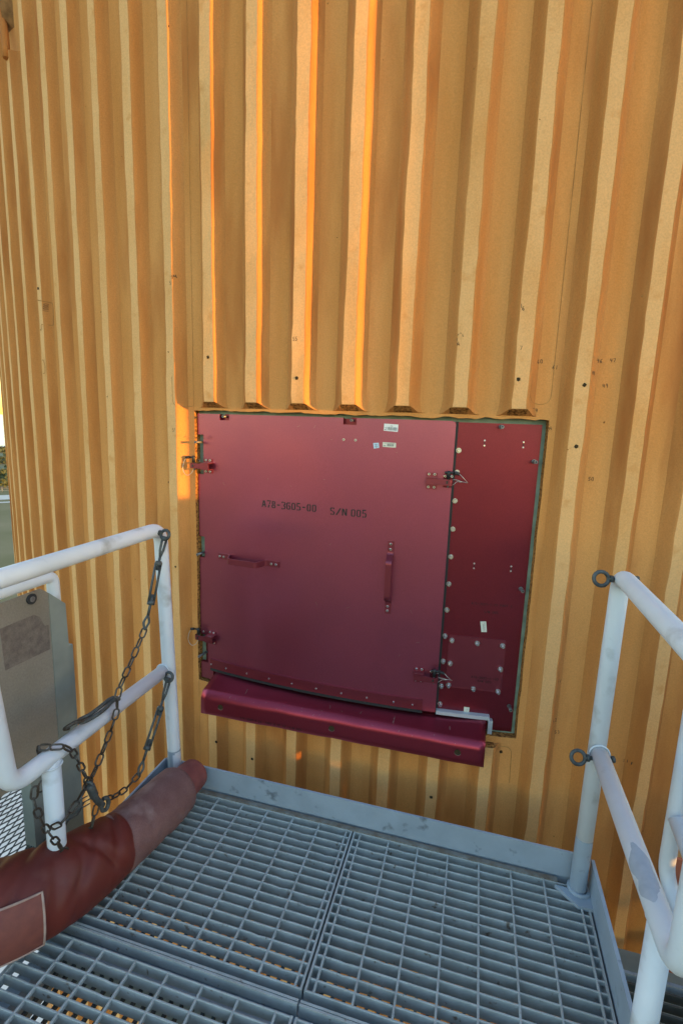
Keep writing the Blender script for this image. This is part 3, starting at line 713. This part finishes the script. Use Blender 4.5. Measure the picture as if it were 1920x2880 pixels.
# faint scratches and scuffs in the door paint
rnd = random.Random(17)
for i in range(16):
    s_, z_ = rnd.uniform(-.6, .32), rnd.uniform(.42, 1.42); a_ = rnd.uniform(0, 6.28); L_ = rnd.uniform(.004, .016)
    mb = MB(); line_on_foam(mb, [(s_, z_), (s_+L_*math.cos(a_), z_+L_*math.sin(a_))], .0006, .0004, lambda s: RD); mb.build('scratch', M['tape'], door)

# ------------------------------------------------------------------ access platform
PX0, PX1 = -.798, .742
plat = thing('access_platform', (-.03, -.6, 0), 'blue grey steel platform frame with toe boards in front of the tank', 'platform')
def toe(mbf, name='toe_board'):
    mb = MB(); mbf(mb); return mb.build(name, M['toe'], plat)
def rough_box(lo, hi, n, ax):
    """long plate with slightly uneven edges"""
    def f(mb):
        mb.box2(lo, hi)
    return f
toe(rough_box((PX0-.004, .018, .012), (PX1-.03, .026, .102), 20, 0))
toe(lambda mb: mb.box2((PX0-.004, .0262, -.16), (PX1+.004, .034, .006)), 'edge_channel')
mb = MB(); mb.box2((PX0+.01, .001, -.008), (PX1-.09, .0178, .004)); mb.build('ledger_angle', mat('worn_angle', (.24,.235,.22), .7, 0, (.17,.13,.10), 30), plat)
toe(lambda mb: mb.box2((PX0-.010, -.52, -.14), (PX0-.003, .018, .102)))
toe(lambda mb: mb.box2((PX1, -2.2, -.14), (PX1+.010, .012, .102)))
for y in (-.563, -1.12, -1.7):
    mb = MB(); mb.box2((PX0, y-.03, -.16), (PX1, y+.03, -.045)); mb.build('support_beam', M['toe'], plat)
for x in (-.028, PX0+.04, PX1-.03):
    mb = MB(); mb.box2((x-.02, -2.2, -.16), (x+.02, 0, -.05)); mb.build('support_beam', M['toe'], plat)
# gusset and weld at the right post foot
mb = MB(); a = [(.640,-.018,-.004),(.742,-.018,-.004),(.742,-.075,-.004),(.700,-.075,-.004)]
lo = [mb.vert(Vector(q)) for q in a]; hi = [mb.vert(Vector(q)+Vector((0,0,.012))) for q in a]
mb.face(hi); mb.face(lo[::-1])
for i in range(4): mb.face((lo[i], lo[(i+1) % 4], hi[(i+1) % 4], hi[i]))
mb.build('gusset', M['toe'], plat)
mb = MB(); mb.tube([Vector((.712+.030*math.cos(i*.5236), -.012+.030*math.sin(i*.5236), .010)) for i in range(12)], .007, 6, closed=True); mb.build('weld_bead', M['toe'], plat)

# gratings: bearing bars run across, cross bars run in depth
def bar_mesh(L, seed, nick=1):
    """bearing bar along x, top at z=0, with a few chipped spots in its top edge"""
    rnd = random.Random(seed); mb = MB(); n = int(L/.02); xs = [L*i/n for i in range(n+1)]; th = .0048; dep = .034
    ch = [rnd.randrange(2, n-2) for _ in range(nick)]; top = []
    for i in range(n+1):
        d = -.0003*abs(rnd.gauss(0, .6))
        if i in ch: d -= rnd.uniform(.0015, .0035)
        top.append(min(0, d))
    def row(y, zf): return [mb.vert((x, y, zf(i))) for i, x in enumerate(xs)]
    a = row(-th/2, lambda i: -dep); b = row(-th/2, lambda i: top[i]-.0009); b2 = row(-th/2+.0012, lambda i: top[i]); c2 = row(th/2-.0012, lambda i: top[i]); c = row(th/2, lambda i: top[i]-.0009); d = row(th/2, lambda i: -dep)
    rs = [a, b, b2, c2, c, d]
    for p, q in zip(rs, rs[1:]):
        for i in range(n): mb.face((p[i], p[i+1], q[i+1], q[i]))
    for i in range(n): mb.face((d[i], d[i+1], a[i+1], a[i]))
    return mb.mesh('bearing_bar', M['grate'])
def rod_mesh(L, wd=.0058):
    mb = MB(); y0, y1 = -L, 0; ring = [(-wd/2,-.010),(wd/2,-.010),(wd/2,-.0008),(wd*.25,.0006),(-wd*.25,.0006),(-wd/2,-.0008)]
    A = [mb.vert((x, y0, z)) for x, z in ring]; B = [mb.vert((x, y1, z)) for x, z in ring]
    for i in range(6): mb.face((A[i], B[i], B[(i+1) % 6], A[(i+1) % 6]))
    mb.face(A[::-1]); mb.face(B); return mb.mesh('cross_bar', M['grate'])
def grating(x0, x1, y0, n, rods, label, zz=0.0, pitch=.03098):
    g = thing('floor_grating', ((x0+x1)/2, y0, zz-.034), label, 'grating', 'floor gratings of the platform')
    L = x1-x0; bars = [bar_mesh(L, int(x0*1000)+i+int(-y0*77), (0,1,1,2)[i]) for i in range(4)]; D = pitch*(n-1)
    for i in range(n): inst('bearing_bar', bars[(i*7+i//3) % 4], Matrix.Translation((x0, y0-i*pitch, zz)), g)
    rm = rod_mesh(D + .004)
    for x in rods: inst('cross_bar', rm, Matrix.Translation((x, y0+.002, zz)), g)
    mb = MB()
    for xa in (x0, x1):
        mb = MB(); mb.box2((xa-.003, y0-D-.003, zz-.034), (xa+.003, y0+.003, zz+.0004)); mb.build('edge_bar', M['grate'], g)
    return g
PT = .03098
grating(-.0215, .733, 0, 18, [.1016*j for j in range(8)], 'grating panel by the toe board, right of the seam')
grating(-.786, -.0335, 0, 18, [-.051-.1016*j for j in range(8)], 'grating panel by the toe board under the hose end')
g3 = grating(-.0215, .733, -.592, 17, [.018, .1196, .2212, .3228, .4244, .526, .6276, .712], 'nearest grating panel, right of the seam')
g4 = grating(-.786, -.0335, -.592, 17, [-.075-.1008*j for j in range(8)], 'nearest grating panel, left of the seam under the bent hose')
for g, x0, x1 in ((g3,-.0245,.736),(g4,-.789,-.0305)):
    mb = MB(); mb.box2((x0, -.5645, -.034), (x1, -.5590, .0006)); mb.build('edge_bar', M['grate'], g)
for x0, x1, lb in ((-.0215,.733,'grating panel behind the nearest right one'),(-.786,-.0335,'grating panel behind the nearest left one')):
    grating(x0, x1, -1.12, 30, [x0+.05+.1016*j for j in range(7)], lb)
for x0, x1 in ((-.0245,.736),(-.789,-.0305)):
    mb = MB(); mb.box2((x0, -.5568, -.034), (x1, -.5510, .0004)); mb.build('band_bar', M['grate'], plat)
# second bar layer under the floor, its bars running in depth
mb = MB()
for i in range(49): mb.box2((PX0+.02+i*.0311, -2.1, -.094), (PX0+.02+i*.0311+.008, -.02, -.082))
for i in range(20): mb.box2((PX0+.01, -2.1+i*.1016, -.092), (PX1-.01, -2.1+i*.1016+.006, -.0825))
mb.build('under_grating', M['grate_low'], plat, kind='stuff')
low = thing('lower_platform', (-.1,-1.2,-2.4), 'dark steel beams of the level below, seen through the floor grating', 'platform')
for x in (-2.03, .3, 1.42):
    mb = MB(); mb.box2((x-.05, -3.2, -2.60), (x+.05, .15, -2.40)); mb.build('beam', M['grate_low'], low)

# ------------------------------------------------------------------ guard rails
PR = .0245
def pipe(name, pts, parent, r=PR, fil=.07, n=18, mt='white'):
    mb = MB(); mb.tube(fillet(pts, fil, 8), r, n); return mb.build(name, M[mt], parent)
XL, XR = -.775, .712
RAIL = {}
lrail = thing('guard_rail', (XL, 0, 0), 'white pipe guard rail hung with chains on the left', 'railing')
pipe('top_loop', [(XL+.022,.004,-.12),(XL+.022,.004,.10),(XL-.012,.002,1.040),(XL-.004,-.715,1.040),(XL,-.664,.500),(XL,.004,.500)], lrail, fil=.055)
pipe('support_post', [(XL,-.535,.49),(XL,-.535,-.15)], lrail)
rrail = thing('guard_rail', (XR, 0, 0), 'white pipe guard rail with two eyebolts on the right', 'railing')
pipe('top_loop', [(XR-.004,-.012,-.004),(XR,-.012,1.040),(XR,-.66,1.036),(XR,-.66,.500),(XR,-.012,.500)], rrail, fil=.055)
pipe('support_post', [(XR+.012,-.535,.49),(XR+.012,-.535,-.15)], rrail)
def eyebolt(c, direction, ringn, parent, R1=.0195, r1=.0056, stem=.016, back=0.0):
    mb = MB(); c = Vector(c); d = Vector(direction).normalized(); nn = Vector(ringn).normalized(); e = nn.cross(d).normalized()
    mb.tube([c + (d*math.cos(i*2*math.pi/16) + e*math.sin(i*2*math.pi/16))*R1 for i in range(16)], r1, 8, closed=True)
    mb.cyl(c + d*(R1-.002), c + d*(R1+stem+.01), r1*1.05, 8); mb.tube([c + d*(R1+.004), c + d*(R1+.012)], r1*1.8, 6)
    if back: mb.cyl(c + d*(R1+stem), c + d*(R1+back), r1*.9, 8); mb.tube([c + d*(R1+back-.009), c + d*(R1+back)], r1*1.7, 6)
    return mb.build('eyebolt', M['grey_cast'], parent)
eyebolt((.654,-.046,1.034), (1,.15,.05), (.1,-1,.25), rrail, back=.078); eyebolt((.650,-.062,.492), (1,.15,.05), (.1,-1,.35), rrail, back=.082)
eyebolt((-.738,-.040,1.030), (-1,.1,.2), (.5,-1,.2), lrail, stem=.004, R1=.0165); eyebolt((-.738,-.042,.492), (-1,.1,.2), (.5,-1,.2), lrail, stem=.004, R1=.0165)
# grey repainted feet of the posts and a rubbed spot on the right middle rail
for pts_, par_ in (([(XL+.0220,.004,.012),(XL+.0195,.004,.165)], lrail), ([(XR-.0040,-.012,.012),(XR-.0032,-.012,.195)], rrail)):
    mb = MB(); mb.tube(pts_, PR+.0003, 18, False); mb.build('painted_foot', M['toe'], par_)
mb = MB(); rnd = random.Random(77); NI = 26; lo_, hi_ = [], []; rows_ = []
for i in range(NI+1):
    y = -.395 - .150*i/NI; t_ = i/NI; wdt = 1.15*min(1, 3.2*t_+.15, 3.2*(1-t_)+.15)
    a0 = R_(62) + .25*math.sin(i*.5) - wdt*.75 + rnd.uniform(-.06,.06); a1 = R_(62) + wdt*.9 + rnd.uniform(-.06,.06)
    rows_.append([mb.vert((XR - (PR+.0004)*math.cos(a0+(a1-a0)*k/8), y, .500 + (PR+.0004)*math.sin(a0+(a1-a0)*k/8))) for k in range(9)])
for i in range(NI):
    for k in range(8): mb.face((rows_[i][k], rows_[i][k+1], rows_[i+1][k+1], rows_[i+1][k]), 0, True)
mb.build('rubbed_paint', mat('rubbed', (.30,.345,.42), .5, 0, (.40,.45,.53), 30, (1,1,1), .35, .75), rrail)

# ------------------------------------------------------------------ chains, turnbuckles, hooks
def link_mesh(Lo=.039, Wd=.0215, r=.0029):
    mb = MB(); a = (Lo-Wd)/2; rad = Wd/2 - r; path = []
    for i in range(7): t = -math.pi/2 + math.pi*i/6; path.append(Vector((a + rad*math.cos(t), rad*math.sin(t), 0)))
    for i in range(7): t = math.pi/2 + math.pi*i/6; path.append(Vector((-a + rad*math.cos(t), rad*math.sin(t), 0)))
    mb.tube(path, r, 6, closed=True); return mb.mesh('link', M['chain'])
LINK = link_mesh()
def chain(path, parent, pitch=.0332, spin=0.0):
    pts = spline(path, 14); acc = [0.0]
    for a, b in zip(pts, pts[1:]): acc.append(acc[-1] + (b-a).length)
    def at(d):
        for i in range(1, len(acc)):
            if acc[i] >= d:
                t = (d-acc[i-1])/max(1e-9, acc[i]-acc[i-1]); return pts[i-1].lerp(pts[i], t)
        return pts[-1].copy()
    d = 0.0; k = 0; rnd = random.Random(len(path))
    while d + pitch <= acc[-1] + .01:
        a, b = at(d), at(d+pitch); x = (b-a).normalized(); ref = Vector((1,.25,.1)); y = (ref - x*ref.dot(x)).normalized(); z = x.cross(y)
        ang_ = (math.pi/4 if k % 2 else -math.pi/4) + spin + rnd.uniform(-.25,.25)
        Mx = Matrix((x, y*math.cos(ang_)+z*math.sin(ang_), z*math.cos(ang_)-y*math.sin(ang_))).transposed().to_4x4(); Mx.translation = (a+b)/2
        inst('link', LINK, Mx, parent); d += pitch; k += 1
XC = -.742
C = lambda *p: [Vector((XC + (q[2] if len(q) > 2 else 0), q[0], q[1])) for q in p]
def turnbuckle(parent, a, b0, b1, e, ring=True):
    """a eye end, b0-b1 body, e lower end"""
    a, b0, b1, e = map(Vector, (a, b0, b1, e)); ax = (b1-b0).normalized(); sd_ = ax.cross(Vector((1,-.6,0))).normalized()
    mb = MB(); mb.tube([a + sd_*.008, a*.5+b0*.5 + sd_*.006, a*.25+b0*.75], [.0042,.0046,.0046], 8); mb.tube([a - sd_*.008, a*.5+b0*.5 - sd_*.006, a*.25+b0*.75], [.0042,.0046,.0046], 8)
    mb.cyl(a + sd_*.013, a - sd_*.013, .0055, 8); mb.cyl(a*.3+b0*.7, b0+ax*.025, .0048, 8); mb.build('clevis_rod', M['grey_cast'], parent)
    mb = MB()
    for q in (1, -1): mb.tube([b0 + sd_*q*.0095, b1 + sd_*q*.0095], .0042, 8)
    for q in (b0, b1): mb.tube([q - ax*.008, q, q + ax*.008], [.0095,.0135,.0125], 8)
    mb.build('turnbuckle_body', M['grey_cast'], parent)
    mb = MB(); mb.cyl(b1 - ax*.028, b1*.45+e*.55, .0048, 8); pm = b1*.45+e*.55
    mb.tube(spline([pm, pm*.4+e*.6 + sd_*.009, e + sd_*.006, e + ax*.012, e - sd_*.006, pm*.4+e*.6 - sd_*.009, pm], 5), .0040, 8); mb.build('eye_rod', M['grey_cast'], parent)
c1 = thing('safety_chain', (XC,-.3,.3), 'longest steel chain running from the top turnbuckle down over the middle rail', 'chain', 'chains on the left guard rail')
turnbuckle(c1, (XC,-.036,1.018), (XC,-.077,.936), (XC,-.124,.809), (XC,-.157,.738))
chain(C((-.160,.730),(-.203,.680),(-.246,.633),(-.300,.585,.004),(-.316,.548,.006),(-.320,.522,.008),(-.338,.477,.004),(-.371,.428),(-.402,.390),(-.426,.366),(-.460,.346),(-.487,.327),(-.524,.313),(-.561,.310),(-.592,.333)), c1)
c2 = thing('safety_chain', (XC,-.45,.2), 'rusty steel chain looped over the middle rail and around the support post', 'chain', 'chains on the left guard rail')
chain([Vector(q) for q in ((-.812,-.540,.505),(-.800,-.548,.530),(-.775,-.548,.536),(-.748,-.525,.530),(-.738,-.505,.512),(-.740,-.488,.480),(-.742,-.473,.445),(-.742,-.456,.398),(-.742,-.440,.345))], c2)
chain(C((-.414,.262),(-.423,.243),(-.438,.208),(-.455,.190),(-.487,.183),(-.532,.201),(-.561,.254),(-.581,.298),(-.600,.344),(-.613,.388),(-.622,.428),(-.624,.458),(-.616,.483)), c2)
chain([Vector(q) for q in ((-.800,-.500,.470),(-.812,-.520,.430),(-.818,-.535,.390),(-.820,-.545,.360))], c2)
c3 = thing('safety_chain', (XC,-.25,.22), 'short steel chain with its own turnbuckle from the middle eyebolt', 'chain', 'chains on the left guard rail')
turnbuckle(c3, (XC,-.036,.480), (XC,-.091,.394), (XC,-.171,.289), (XC,-.214,.226))
chain(C((-.218,.221),(-.265,.216),(-.316,.220),(-.365,.244),(-.392,.252)), c3)
# snap hook that gathers the chains
hk = thing('snap_hook', (XC,-.43,.25), 'dark snap hook clipped between the hanging chains', 'hook')
mb = MB(); mb.tube(spline(C((-.444,.352,.006),(-.436,.325,.006),(-.424,.290,.006),(-.408,.262,.006),(-.396,.246,.006)), 5), [.007]+[.0125]*8+[.010]*8+[.008]*4, 10); mb.build('hook_body', M['grey_cast'], hk)
mb = MB(); mb.tube(spline(C((-.398,.268,.008),(-.384,.262,.010),(-.378,.240,.010),(-.388,.226,.010),(-.402,.232,.008),(-.404,.250,.006)), 6), .0065, 8); mb.build('hook_nose', M['grey_cast'], hk)
mb = MB(); mb.tube([Vector((XC,-.442,.346)) + Vector((.010*math.cos(i*.5236), .013*math.cos(i*.5236)*.3, .013*math.sin(i*.5236))) for i in range(12)], .0048, 8, closed=True); mb.build('swivel_eye', M['grey_cast'], hk)
# carabiner lying on the middle rail
kb = thing('carabiner', (-.765,-.35,.53), 'grey steel carabiner lying along the middle rail of the left guard rail', 'carabiner')
def along(y, z, x): return Vector((x, y, z))
p = [along(-.285,.538,-.752), along(-.310,.543,-.757), along(-.360,.540,-.752), along(-.410,.540,-.757), along(-.432,.542,-.766), along(-.425,.545,-.776), along(-.390,.543,-.770), along(-.345,.546,-.768), along(-.300,.546,-.768)]
mb = MB(); mb.tube(spline(p + [p[0]], 6), .0062, 8); mb.build('body', M['grey_cast'], kb)
mb = MB(); mb.tube(spline([along(-.425,.543,-.762), along(-.447,.552,-.768), along(-.464,.545,-.782), along(-.458,.530,-.800), along(-.440,.520,-.803)], 6), .0055, 8); mb.build('ring', M['chain'], kb)

# ------------------------------------------------------------------ flexible duct
hose = thing('air_hose', (-.70,-.3,0), 'dusty red fabric air hose lying on the grating by the left rail', 'hose')
def body(pts, rads, name, mt, fold=0.0, n=60, seed=1, sub=10, label=None, nf=9, sharp=22, fr=(0, 6.28)):
    path = spline(pts, sub); N = len(path); rnd = random.Random(seed)
    rl = []
    for i in range(N):
        f = i/(N-1)*(len(rads)-1); k = min(int(f), len(rads)-2); rl.append(rads[k]*(1-(f-k)) + rads[k+1]*(f-k))
    mb = MB(); rings = []; t = (path[1]-path[0]).normalized(); u = t.cross(Vector((0,0,1))).normalized()
    folds = [((q_+rnd.uniform(.1,.9))/nf, rnd.uniform(*fr), rnd.uniform(.5,1.0), rnd.choice((-1,1))*rnd.uniform(.15,.75)) for q_ in range(nf)]
    for i in range(N):
        t = (path[min(i+1,N-1)]-path[max(i-1,0)]).normalized(); u = (u - t*u.dot(t)).normalized(); v = t.cross(u); ring = []
        for k in range(n):
            a = 2*math.pi*k/n; r = rl[i]
            if fold:
                x = i/(N-1)
                for fx, fa, am, sl in folds:
                    da = (a-fa+math.pi) % (2*math.pi) - math.pi; dx = (x - fx - sl*.12*da)*sharp
                    A_ = math.exp(-(da/.95)**2)*fold*am; r += A_*(math.exp(-dx*dx*.6) - 1.7*math.exp(-((dx-1.35)*1.9)**2))
            q = path[i] + (u*math.cos(a) + v*math.sin(a))*r
            if q.z < .003: q.z = .003
            ring.append(mb.vert(q))
        rings.append(ring)
    for a, b in zip(rings, rings[1:]):
        for k in range(n): mb.face((a[k], a[(k+1) % n], b[(k+1) % n], b[k]), 0, True)
    mb.face(rings[0][::-1]); mb.face(rings[-1]); return mb.build(name, M[mt], hose, label), path, rl
body([(-.672,-.088,.086),(-.674,-.102,.087),(-.679,-.160,.087),(-.694,-.260,.087),(-.706,-.335,.089),(-.717,-.385,.092)], [.062,.086,.090,.091,.092,.094], 'hose_body', 'hose_old', .0035, seed=4, sub=12)
# rounded end with a narrower cap
path = [(-.664,.012,.080),(-.665,.006,.080),(-.666,-.010,.081),(-.669,-.050,.083),(-.673,-.110,.085)]
mb = MB(); mb.tube(spline(path, 5), [.012,.028,.038,.045,.050,.053,.055,.0565,.0575,.058,.0585,.059,.0595,.060,.0605,.061,.0615,.062,.0625,.063,.064], 24); mb.build('end_cap', mat('cap_cloth', (.24,.070,.062), .8, 0, (.18,.048,.045), 18, bump=.3, bscale=150), hose)
_, sp, srl = body([(-.716,-.365,.088),(-.735,-.450,.098),(-.765,-.540,.106),(-.815,-.625,.112),(-.890,-.700,.116),(-.990,-.765,.118),(-1.12,-.830,.118),(-1.25,-.96,.118),(-1.30,-1.15,.118),(-1.30,-1.45,.118)], [.092,.106,.113,.119,.122,.124,.125,.125,.125,.125], 'sleeve', 'hose_new', .0062, seed=12, sub=44, nf=20, sharp=36, fr=(2.7, 5.3))
# cloth patch outlined by pale glue
def on_sleeve(f, a, lift):
    i = min(int(f), len(sp)-2); tt = f-i; c = sp[i].lerp(sp[i+1], tt); t = (sp[i+1]-sp[i]).normalized(); r = srl[i]*(1-tt)+srl[i+1]*tt
    u = t.cross(Vector((0,0,1))).normalized(); v = t.cross(u); 
    if v.z < 0: v = -v
    if u.dot(Vector((1,-1,0))) < 0: u = -u
    return c + (u*math.cos(a) + v*math.sin(a))*(r+lift)
PS0, PSL = 118, 74
mb = MB(); g = []
NI, NJ = 18, 12
for i in range(NI+1):
    g.append([mb.vert(on_sleeve(PS0 + PSL*i/NI, R_(-28) + R_(70)*j/NJ, .0080)) for j in range(NJ+1)])
for i in range(NI):
    for j in range(NJ): mb.face((g[i][j], g[i+1][j], g[i+1][j+1], g[i][j+1]), 0, True)
mb.build('patch', M['hose_patch'], hose)
edge = [(PS0 + PSL*i/20, R_(42)) for i in range(21)][::-1] + [(PS0, R_(-28) + R_(70)*j/10) for j in range(9, -1, -1)] + [(PS0 + PSL*i/20, R_(-28)) for i in range(1, 21)]
mb = MB(); mb.tube([on_sleeve(f, a, .0080) for f, a in edge], .0032, 6); mb.build('glue_edge', M['tape'], hose)

# ------------------------------------------------------------------ things beyond the left rail
gp = thing('plate_panel', (-1.05,-.4,0), 'weathered beige sheet panel with cut corner behind the left guard rail', 'panel')
XP = -1.05
def slab(mb, pts, x0, x1):
    a = [mb.vert((x1, y, z)) for y, z in pts]; b = [mb.vert((x0, y, z)) for y, z in pts]; n = len(pts)
    mb.face(a); mb.face(b[::-1])
    for i in range(n): mb.face((a[i], b[i], b[(i+1) % n], a[(i+1) % n]))
mb = MB(); slab(mb, [(-.90,.868),(-.90,.252),(-.245,.252),(-.245,.845),(-.273,.868)], XP-.004, XP); mb.build('sheet', M['panel'], gp)
mb = MB(); slab(mb, [(-.245,-.26),(-.156,-.26),(-.180,.785),(-.245,.8445)], XP-.006, XP+.003)
mb.box2((XP-.05,-.36,-.26), (XP-.0065,-.150,.62)); mb.build('side_channel', M['panel_green'], gp)
mb = MB(); slab(mb, [(-.426,.790),(-.420,.652),(-.253,.648),(-.253,.735),(-.268,.736),(-.285,.775),(-.306,.790)], XP+.0002, XP+.0012); mb.build('rubbed_patch', M['panel_patch'], gp)
mb = MB(); mb.tube([(XP-.002,-.312,.846),(XP+.006,-.312,.846)], .0175, 20); mb.tube([(XP+.006,-.312,.846),(XP+.008,-.312,.846)], .009, 14, mi=1); mb.build('grommet', [M['rubber'], M['dull_steel']], gp)
pf = thing('side_railing', (-1.08,-.2,0), 'white pipe frame carrying the beige sheet panel', 'railing')
pipe('frame_pipe', [(-1.078,-1.2,.895),(-1.078,-.196,.888),(-1.078,-.196,-.4)], pf, r=.0205, fil=.03)
mp = thing('mesh_walkway', (-1.1,-.6,-.04), 'dark expanded metal mesh floor beyond the left guard rail', 'mesh')
mb = MB(); LY, LX = .060, .0125               # diamonds: long way in depth
for j in range(50):
    for i in range(27 if j > 15 else 24):
        y = -1.76 + i*LY + (LY/2 if j % 2 else 0); x = -.835 - j*LX
        for (ya, xa, yb, xb) in ((y, x, y+LY/2, x-LX), (y+LY/2, x-LX, y+LY, x)):
            a = Vector((xa, ya, -.035)); b = Vector((xb, yb, -.035)); d = (b-a).normalized(); f1 = (Vector((0,0,1))*.75 + d.cross(Vector((0,0,1)))*.66).normalized()
            mb.box((a+b)/2, ((b-a).length/2+.001, .0042, .0016), (d, f1, d.cross(f1).normalized()))
mb.build('strands', M['mesh'], mp, kind='stuff')
mb = MB(); mb.box2((-1.48,-1.76,-.06), (-1.455,-.03,-.01)); mb.build('edge_angle', M['toe'], mp)
# weld beads where the rail pipes meet
def bead(c, ax, par, r=PR+.0022):
    c = Vector(c); ax = Vector(ax).normalized(); u = ax.orthogonal().normalized(); v = ax.cross(u); rnd = random.Random(int(abs(c.x*1000+c.z*77)))
    mb = MB(); mb.tube([c + (u*math.cos(i*.2618) + v*math.sin(i*.2618))*r*rnd.uniform(.985,1.02) for i in range(24)], .0030, 6, closed=True); mb.build('weld_bead', M['white'], par)
bead((XL,-.024,.500), (0,1,0), lrail); bead((XL,-.535,.476), (0,0,1), lrail); bead((XR,-.038,.500), (0,1,0), rrail); bead((XR+.012,-.535,.476), (0,0,1), rrail)

# ------------------------------------------------------------------ things beyond the right rail
fr = thing('stair_rail', (.97,.03,0), 'white pipe stair railing beyond the right guard rail', 'railing')
pipe('loop', [(.965,.058,.95),(.962,.045,.075),(1.05,-.28,-.10)], fr, r=.0225, fil=.06)
pipe('rail', [(.955,.02,.30),(1.10,-.55,-.12)], fr, r=.0225)
stt = thing('stair', (1.05,-.1,-.5), 'dark grated stair treads at the lower right below the platform', 'stair')
for k in range(4):
    z = -.32 - .19*k; y = -.06 - .23*k*0; 
    for i in range(7): 
        mb = MB(); yy = .02 - .25*k - i*.034; mb.box2((.86, yy-.003, z-.03), (1.7, yy+.003, z)); mb.build('tread_bar', M['grate_low'], stt)
    mb = MB(); mb.box2((.855, .045-.25*k, z-.05), (1.7, .055-.25*k, z+.005)); mb.build('nosing', M['toe'], stt)
mb = MB(); mb.poly([(.845,.12,-.28),(.845,-.95,-1.05),(.845,-.95,-1.30),(.845,.12,-.52)]); mb.poly([(.855,.12,-.28),(.855,.12,-.52),(.855,-.95,-1.30),(.855,-.95,-1.05)]); mb.build('stringer', M['toe'], stt)
ld = thing('lower_landing', (1.3,.2,-.55), 'grey landing plate at lower right between tank and stair', 'landing')
mb = MB(); mb.box2((.80,.06,-.56), (2.4,.32,-.52)); mb.build('plate', M['panel_green'], ld)
bk = thing('warning_board', (1.1,.05,.05), 'small salmon coloured board behind the right rail', 'board')
mb = MB(); mb.box2((1.00,.075,-.30), (1.20,.085,.12)); mb.build('board', M['salmon'], bk)

# ------------------------------------------------------------------ unseen steelwork added right of the frame to block low sun and sky light
hd = Vector((math.sin(SUN_AZ), math.cos(SUN_AZ), 0)); hv = Vector((-hd.y, hd.x, 0))      # towards the sun, and across it towards the tank
pa = P(ribs_s(11)+.03, 0, 4.24); pb = P(ribs_s(12)+.03, 0, 4.24); v_edge = (pa.dot(hv) + pb.dot(hv))/2
ms = thing('sun_blocker_mast', tuple(hd*7.5 + hv*(v_edge+.7)), 'added grey mast, out of view, blocking the sun right of the tank', 'mast')  # added out of view: keeps direct sun off the right-hand ribs
def obox(mb, d0, d1, v0, v1, z0, z1):
    c = hd*(d0+d1)/2 + hv*(v0+v1)/2 + Vector((0,0,(z0+z1)/2)); mb.box(c, ((d1-d0)/2, (v1-v0)/2, (z1-z0)/2), (hd, hv, Vector((0,0,1))))
mb = MB(); obox(mb, 7.3, 7.7, v_edge, v_edge+1.5, GZ, 9.0); mb.build('sun_blocker_column', M['blocker'], ms)
sw = thing('sun_blocker_wall', tuple(hd*7.5 + hv*(v_edge-2)), 'added grey wall, out of view, blocking low sun right of the platform', 'wall')  # invented wall: keeps the low sun off rails and floor
tp = 8.2*math.tan(SUN_EL)
mb = MB(); obox(mb, 7.3, 7.5, v_edge-4.5, v_edge-.19, -6.0, 1.11 + tp); mb.build('blocker_panel', M['blocker'], sw)
for za, zb in ((-6.0, .042), (.064, .172), (.206, 1.11)):       # end bay of the blocker; two slots let thin sun flecks through
    mb = MB(); obox(mb, 7.3, 7.5, v_edge-.189, v_edge-.001, za + (tp if za > -5 else 0), zb + tp); mb.build('blocker_panel', M['blocker'], sw)

wk = thing('shade_deck', (2.2,-1.2,-.1), 'added grey steel deck, out of view, shading the lower right of the tank', 'walkway')  # deck added out of view to darken the lower right of the tank
mb = MB(); mb.box2((1.30,-2.4,-.12), (3.6,-.02,-.06)); mb.build('shade_deck_plate', M['toe'], wk)
mb = MB(); mb.box2((1.30,-2.4,-.30), (1.34,-.02,-.121)); mb.build('beam', M['toe'], wk)

sp_ = thing('shade_screen', (1.75,-1.4,0), 'added grey sheet screen, out of view, dimming the lower right of the tank', 'screen')  # screen added out of view: cuts side light on the lower ribs
mb = MB(); mb.box2((1.75,-2.6,-.059), (1.77,-.15,1.12)); mb.build('shade_sheet', M['blocker'], sp_)
